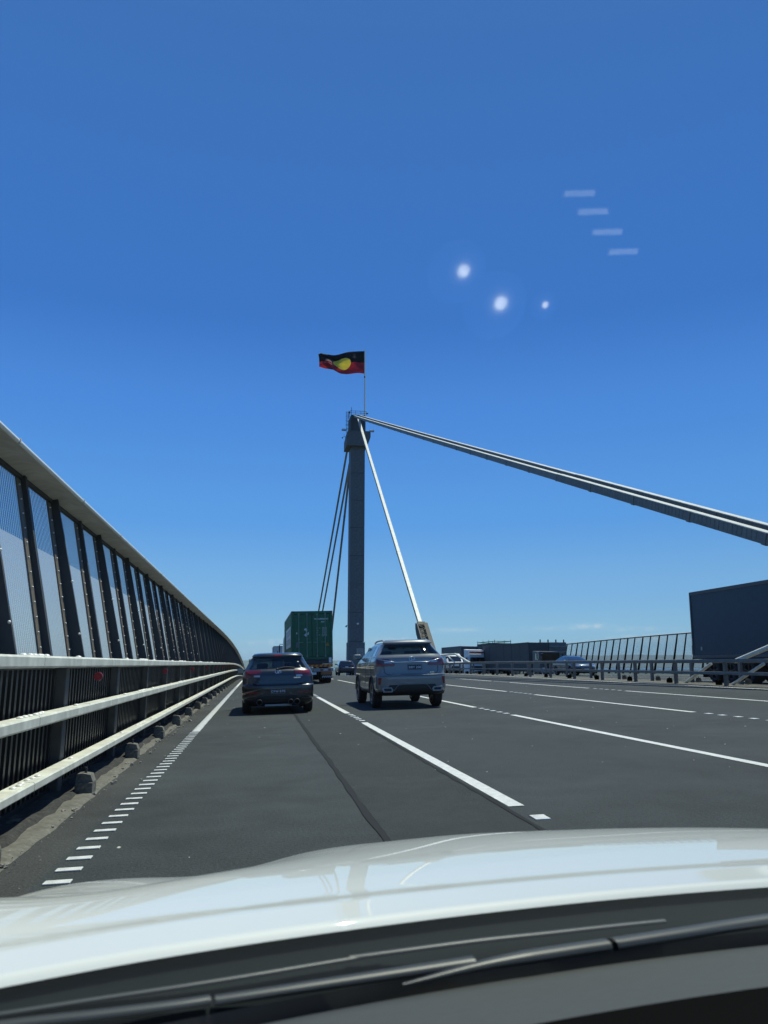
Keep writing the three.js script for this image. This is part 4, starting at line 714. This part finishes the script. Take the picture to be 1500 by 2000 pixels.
function boxTrailer(g, len, h, bot, mat, trimMat, pillars) { // rear at z = 0, front at -len
  mesh('box_body', box(2.46, h - bot, len, 0, (h + bot) / 2, -len / 2, .03), mat, g);
  mesh('roof_rail', [box(.06, .16, len + .02, -1.235, h - .06, -len / 2, .01), box(.06, .16, len + .02, 1.235, h - .06, -len / 2, .01)], trimMat, g);
  mesh('corner_post', [[-1, 0], [1, 0], [-1, 1], [1, 1]].map(([s, t]) => box(.09, h - bot, .09, s * 1.22, (h + bot) / 2, t ? -len + .02 : -.02, .01)), trimMat, g);
  mesh('side_rail', [box(.05, .14, len, -1.24, bot + .05, -len / 2, .01), box(.05, .14, len, 1.24, bot + .05, -len / 2, .01)], trimMat, g);
  if (pillars) for (let i = 1; i < pillars; i++) for (const s of [-1, 1]) mesh('side_pillar', box(.03, h - bot - .2, .09, s * 1.235, (h + bot) / 2, -len * i / pillars, .005), trimMat, g);
}
{ // blue trailer close by on the opposite carriageway: it drives towards us, so it is turned round
  const z0 = -35.55, x = 22.25; const g = thing('semi_trailer_truck', 'big plain dark blue box trailer truck at the right edge', 'truck', [x, roadY(x, -32), z0], Math.PI); g.rotation.order = 'YXZ'; g.rotation.z = -ROLL2;
  const blue = std(C(.022, .042, .078), .5, 0, { map: noiseTex(512, (u, v) => { const q = .93 + .08 * tile(u, v, 4) + .05 * tile(u, v, 19, 3) + (rnd() - .5) * .02; return [q, q, q]; }) });
  trailerBase(g, 13.7, 1.15, 3); boxTrailer(g, 13.7, 4.28, 1.12, blue, std(C(.09, .095, .10), .6), 0);
  const rv = []; for (let i = 0; i < 60; i++) rv.push(new THREE.SphereGeometry(.012, 5, 4).translate(1.238, 1.3, -.2 - i * .22)); const q = mesh('rivets', rv, M.steel, g); q.userData.kind = 'stuff';
  mesh('side_label', box(.012, .16, .13, 1.236, 1.55, -.75), M.steel, g); mesh('mudflap', box(.6, .5, .03, .85, .45, -.6), M.blackPlastic, g);
  mesh('rear_box', box(.36, .62, .3, 1.0, 1.5, .16, .14), M.blackPlastic, g);
  mesh('side_guard', [box(.04, .1, 5, 1.15, .75, -8), box(.04, .1, 5, 1.15, .5, -8)], M.darkSteel, g);
  tractor(g, -14.8, M.white, {});
}
{ // dark curtain trailer in the far lane
  const x = 32.3; const g = thing('curtain_truck', 'long dark grey curtain sided truck trailer on the opposite carriageway', 'truck', [x, roadY(x, -100), -106.5], Math.PI); g.rotation.order = 'YXZ'; g.rotation.z = -ROLL2;
  trailerBase(g, 19, .95, 4); boxTrailer(g, 19, 3.92, .9, std(C(.075, .08, .082), .7, 0, { map: grime }), M.darkSteel, 6);
  const str = []; for (let i = 0; i < 46; i++) str.push(box(.015, .16, .05, 1.245, .88, -.3 - i * .41)); mesh('buckles', str, M.steel, g).userData.kind = 'stuff';
  tractor(g, -20.2, std(C(.07, .075, .08), .45), { h: 2.55 });
}
{ // container truck with green top behind it
  const x = 34.8; const g = thing('open_top_truck', 'dark truck with green top frame showing above the curtain sided trailer', 'truck', [x, roadY(x, -112), -118], Math.PI); g.rotation.order = 'YXZ'; g.rotation.z = -ROLL2;
  trailerBase(g, 9, 1.2, 2); boxTrailer(g, 9, 4.75, 1.2, std(C(.05, .055, .06), .6), M.darkSteel, 4);
  mesh('top_frame', [box(2.5, .1, .1, 0, 5.0, -9, .02), box(2.5, .1, .1, 0, 5.0, -.1, .02), box(.1, .1, 9, -1.2, 5.0, -4.5, .02), box(.1, .1, 9, 1.2, 5.0, -4.5, .02), ...[-1.2, 1.2].flatMap((s) => [0, 1, 2, 3].map((i) => box(.07, .55, .07, s, 4.95, -.1 - i * 2.96)))], std(C(.10, .33, .14), .5), g);
  tractor(g, -10.2, std(C(.07, .075, .08), .45), { h: 2.5 });
}
{ // white cab with a dark blue container
  const x = 29.95; const g = thing('container_truck', 'truck with white cab towing a dark blue container, far on the opposite carriageway', 'truck', [x, roadY(x, -114), -121.5], Math.PI); g.rotation.order = 'YXZ'; g.rotation.z = -ROLL2;
  trailerBase(g, 12.2, 1.2, 3); boxTrailer(g, 12.2, 4.3, 1.2, std(C(.022, .036, .062), .5), std(C(.03, .045, .07), .5), 0);
  mesh('side_logo', [extrude([[0, 0], [.5, .1], [1.0, .42], [.7, .1], [1.3, .38], [.6, -.05]], .01).rotateY(Math.PI / 2).translate(1.24, 3.0, -5.5), ...[0, 1, 2, 3, 4].map((i) => box(.01, .2, .34, 1.245, 3.15, -1.0 - i * .45))], std(C(.35, .25, .27), .6), g);
  tractor(g, -13.6, M.white, { h: 3.45, visor: std(C(.18, .05, .05), .4), bumper: M.chrome });
  mesh('sun_bar', box(1.9, .14, .5, 0, 3.0, -15.5, .03), M.white, g);
}
{ const g = thing('white_van', 'tiny white van front just right of the silver SUV', 'van', [21.3, roadY(21.3, -84), -88], Math.PI);
  const sh = new Shell([[.3, .85, -.05, -4.6, .15, .3], [.9, .97, 0, -4.8, .15, .35], [1.2, .96, -.02, -4.5, .15, .35], [1.95, .86, -.06, -3.7, .15, .3], [2.15, .75, -.15, -3.5, .2, .3]]); mesh('body', sh.geometry(3, 20), M.white, g);
  mesh('windscreen', sh.panel('front', 1.28, 1.88, -.72, .72, {}), M.glass, g); mesh('grille', sh.panel('front', .55, .8, -.5, .5, {}), M.blackPlastic, g);
  for (const s of [-1, 1]) { mesh('headlight', sh.panel('front', .85, 1.0, s * .5, s * .85, { off: .01 }), M.lampClear, g); mesh('side_window', sh.panel('side', 1.3, 1.85, -3.2, -3.9, { s }), M.glass, g); wheel(g, s * .85, .33, -.9, .33, .22); wheel(g, s * .85, .33, -3.8, .33, .22); } }
{ // grey sign panel in front of the far fence, seen from behind
  const g = thing('sign_panel', 'grey back of a road sign panel standing before the far mesh fence', 'sign', [34.2, roadY(34.2, -88), -88]);
  mesh('panel', box(3.4, 2.0, .06, 0, 2.75, 0, .01), std(C(.17, .18, .18), .7, 0, { map: grime }), g);
  for (let i = 0; i < 4; i++) mesh('post', box(.12, 4.15, .14, -1.45 + i * .97, 2.0, -.12, .01), M.darkSteel, g);
  for (const y of [2.2, 2.7, 3.3]) mesh('stiffener', box(3.2, .07, .05, 0, y, .06), M.steel, g);
  mesh('bracket', [[-.9, 3.0], [.3, 3.1], [.5, 2.5], [.9, 2.9]].map(([x, y]) => box(.3, .22, .08, x, y, .07, .02)), M.railGrey, g);
}
// ------------------------------------------------------------------ the white car we sit in
{
  const XC = .565, g = thing('white_car', 'white car bonnet with black wipers and dashboard edge in the foreground', 'car', [XC, roadY(XC, -.5), -.5]); const O = g.position;
  const Wp = phys({ color: C(.70, .71, .665), roughness: .5, specularIntensity: .5, clearcoat: .85, clearcoatRoughness: .018 });
  const add = (name, geos, mat, parent = g, label) => { const q = Array.isArray(geos) ? merge(geos) : geos; q.translate(-O.x, -O.y, -O.z); return mesh(name, q, mat, parent, label); };
  const dx0 = pchip([-.72, -.60, -.50, -.42, -.34, -.24, -.15, 0, .08, .17, .27, .5, .7, .88, 1.05, 1.15, 1.28, 1.42, 1.55, 1.66, 1.80], [.50, .21, .115, .080, .066, .063, .066, .052, .032, .018, .011, .0, .0, .003, .013, .020, .012, .016, .03, .12, .60]);
  const dx1 = (x) => { let a = 0, n = 0; for (let k = -4; k <= 4; k++) { const w = Math.exp(-k * k / 8); a += w * dx0(x + k * .018); n += w; } return a / n; };
  const dxT = Array.from({ length: 801 }, (_, i) => dx1(-1.2 + i * .004)), dx = (x) => { const f = clamp((x + 1.2) / .004, 0, 799.99), i = Math.floor(f); return lerp(dxT[i], dxT[i + 1], f - i); };
  const q = (x) => .095 * ((x - .75) / .7) ** 2; // bow of the foot of the windscreen
  const BX0 = -.47, BX1 = 1.62;
  const hood = (x, d) => { // height of the bonnet at x, d metres ahead
    const e = d - .85, t = smooth(0, .85, e), c = x - XC, k = lerp(lerp(1.43, 1, t), 1, smooth(.62, .98, Math.abs(c)));
    let y = 1.0085 - .0589 * e - .0926 * e * e; if (d > 2.02) y -= 1.1 * (d - 2.02) ** 2 + (d > 2.2 ? 9 * (d - 2.2) ** 2 : 0);
    return y - dx(XC + c / k) * lerp(.1, 1, smooth(0, .6, e)) - .0095 * (1 - smooth(0, .34, e + q(x) - .025));
  };
  add('bonnet', gridGeo(150, 96, (u, v) => {
    const x = lerp(BX0, BX1, u), d0 = .875 - q(x), e = v < .16 ? v / .16 * .072 : .072 + 1.42 * Math.pow((v - .16) / .84, 1.12), d = d0 + e; let y = hood(x, d);
    y -= .03 * Math.max(0, .072 - e) + .9 * Math.max(0, .007 - e) + .006 * smooth(.070, .13, e); return [x, y, -d];
  }), Wp);
  const side = (s) => gridGeo(40, 10, (u, v) => { const x = s < 0 ? BX0 : BX1, d = lerp(.62, 2.34, u), y = hood(x, Math.max(d, .8)); return [x + s * .03 * Math.sin(Math.min(1, v * 1.6) * Math.PI / 2), lerp(y, .35, v), -d]; });
  add('front_wing', side(-1), Wp); add('front_wing', side(1), Wp);
  add('front_bumper', gridGeo(30, 8, (u, v) => { const x = lerp(BX0 - .03, BX1 + .03, u), c = 1 - ((x - XC) / 1.06) ** 4; const y0 = hood(clamp(x, BX0, BX1), 2.33); return [x, lerp(y0, .25, v), -2.33 - .16 * c * Math.sin(Math.min(1, v * 2) * Math.PI / 2)]; }), Wp);
  for (const s of [-1, 1]) { const w = wheel(g, s * .9, .34 - (O.y - roadY(XC, -.5)), -1.15, .34, .22); }
  const lo = (x, D, d) => V(x, 1.24 - D, -d);
  // cowl under the bonnet edge
  const cowl = phys({ color: C(.007, .011, .013), roughness: .75, specularIntensity: .14 });
  add('cowl_panel', gridGeo(80, 12, (u, v) => { const x = lerp(BX0, BX1, u), d0 = .875 - q(x), yh = hood(x, d0) - .0105, w = clamp((v - .25) / .75); return v < .25 ? [x, yh - .03 * (1 - v / .25), -(d0 + .006 + .05 * (1 - v / .25))] : [x, lerp(yh, .959, Math.pow(w, .55)) + .003 * Math.sin(w * Math.PI), -lerp(d0 + .006, .818 - q(x), w)]; }), cowl);
  add('glass_seal', gridGeo(60, 2, (u, v) => { const x = lerp(BX0, BX1, u), d = .818 - q(x) - .012 * v; return [x, 1.24 - (.276 + .04 * v), -d]; }), M.blackPlastic);
  const ridgeM = phys({ color: C(.03, .034, .036), roughness: .42 });
  const tubeAt = (pts, r, flat = .6) => { const c = new THREE.CatmullRomCurve3(pts), n = 70; return gridGeo(n, 12, (u, v) => { const p = c.getPoint(u), t = c.getTangent(u), a = v * Math.PI * 2, up = V(0, 1, 0), sd = new THREE.Vector3().crossVectors(t, up).normalize(), rr = typeof r === 'function' ? r(u) : r; return p.clone().addScaledVector(sd, Math.cos(a) * rr).addScaledVector(up, Math.sin(a) * rr * flat).toArray(); }); };
  // the wiper resting along the foot of the glass: bar in three lengths with joints, thin blade above
  const w1 = add('wiper', [tubeAt([lo(-.36, .270, .65), lo(-.184, .268, .685), lo(-.115, .268, .693), lo(-.053, .268, .702), lo(-.030, .268, .707)], .006), tubeAt([lo(-.026, .269, .708), lo(.028, .268, .716), lo(.08, .267, .724), lo(.15, .265, .733), lo(.20, .263, .738)], (u) => .006 + .002 * u)], ridgeM);
  add('wiper_arm', [tubeAt([lo(.13, .268, .712), lo(.210, .263, .731), lo(.289, .262, .747), lo(.336, .262, .756)], (u) => .002 + .007 * Math.min(1, u * 2)), tubeAt([lo(.342, .262, .757), lo(.435, .262, .777), lo(.491, .262, .790), lo(.56, .261, .80), lo(.8, .26, .815)], .009)], ridgeM, w1);
  add('wiper_blade', [tubeAt([lo(-.187, .262, .690), lo(-.118, .262, .707), lo(-.052, .262, .722), lo(.003, .262, .736), lo(.061, .262, .752), lo(.123, .2615, .767)], .003), tubeAt([lo(.09, .2615, .761), lo(.218, .258, .775), lo(.29, .258, .784), lo(.356, .258, .793), lo(.419, .258, .80)], .0035)], ridgeM, w1);
  // windscreen glass, its black edge band
  const glassAt = (u, v) => { const xb = lerp(BX0, BX1, u), xt = lerp(-.18, 1.31, u), zb = -(.811 - q(xb)), zt = .16 + .05 * ((xt - XC) / .75) ** 2; return [lerp(xb, xt, v), lerp(.952, 1.50, v) + .05 * Math.sin(v * Math.PI), lerp(zb, zt, v)]; };
  add('windscreen', gridGeo(30, 20, glassAt), phys({ color: C(.92, .985, .975), roughness: 0, transmission: 1, thickness: 0, ior: 1.5 }));
  // dashboard: grey top strip, then the dark inner part
  const dashM = std(C(.050, .057, .060), .85, 0, { map: noiseTex(256, () => .93 + (rnd() - .5) * .1) });
  add('dashboard_strip', gridGeo(40, 6, (u, v) => { const x = lerp(BX0, BX1, u), w = clamp((v - .17) / .83); return [x, .967 - (v < .17 ? .05 * (1 - v / .17) : 0), -(.777 - q(x) - .087 * w)]; }), dashM);
  add('dashboard', gridGeo(40, 8, (u, v) => { const x = lerp(BX0, BX1, u), b = .690 - q(x); return [x, v < .13 ? .967 - .067 * v / .13 : .90 - .02 * v, -(b - .55 * v)]; }), phys({ color: C(.004), roughness: .9, specularIntensity: .15 }));
  add('dash_clip', [box(.055, .05, .04, .44, .922, -.688, .006), box(.03, .04, .03, .49, .925, -.665, .01)], std(C(.035, .038, .042), .7));
  // out-of-view metal trim, added and tilted so the glass mirrors pale dashes and glints
  const trimM = std(C(.6, .62, .64), .62, 1), studM = std(C(.85), .19, 1), tilt = (gq, x, y, z) => gq.applyMatrix4(new THREE.Matrix4().makeRotationFromQuaternion(new THREE.Quaternion().setFromUnitVectors(V(0, 1, 0), V(-.114, .986, -.13).normalize())).setPosition(x, y, z));
  for (const [x, z] of [[.316, -.146], [.330, -.159], [.345, -.174], [.362, -.189]]) add('added_glint_slat', tilt(box(.026, .003, .0055, 0, 0, 0, .001), x, .90, z), trimM);
  for (const [x, z, r] of [[.219, -.197, .017], [.253, -.223, .019], [.296, -.226, .008]]) add('added_glint_stud', tilt(new THREE.SphereGeometry(r * 3, 24, 12, 0, Math.PI * 2, 0, Math.asin(1 / 2.2)).translate(0, -r * 2.6, 0), x, .90, z), studM);
  // roof and pillars
  const roofM = std(C(.10), .9);
  add('roof', [gridGeo(10, 6, (u, v) => [lerp(-.18, 1.31, u), 1.515 + .03 * Math.sin(u * Math.PI), lerp(.17, 2.3, v)]), gridGeo(10, 6, (u, v) => [lerp(-.20, 1.33, u), 1.545 + .03 * Math.sin(u * Math.PI), lerp(.15, 2.3, v)])], Wp);
  for (const s of [-1, 1]) add('windscreen_pillar', beam(V(XC + s * .99, .93, -.62), V(XC + s * .77, 1.53, .22), .06, .06, .02), Wp);
}
scene.traverse((o) => { if (o.isMesh) { o.castShadow = o.receiveShadow = true; } });
renderer.render(scene, camera);
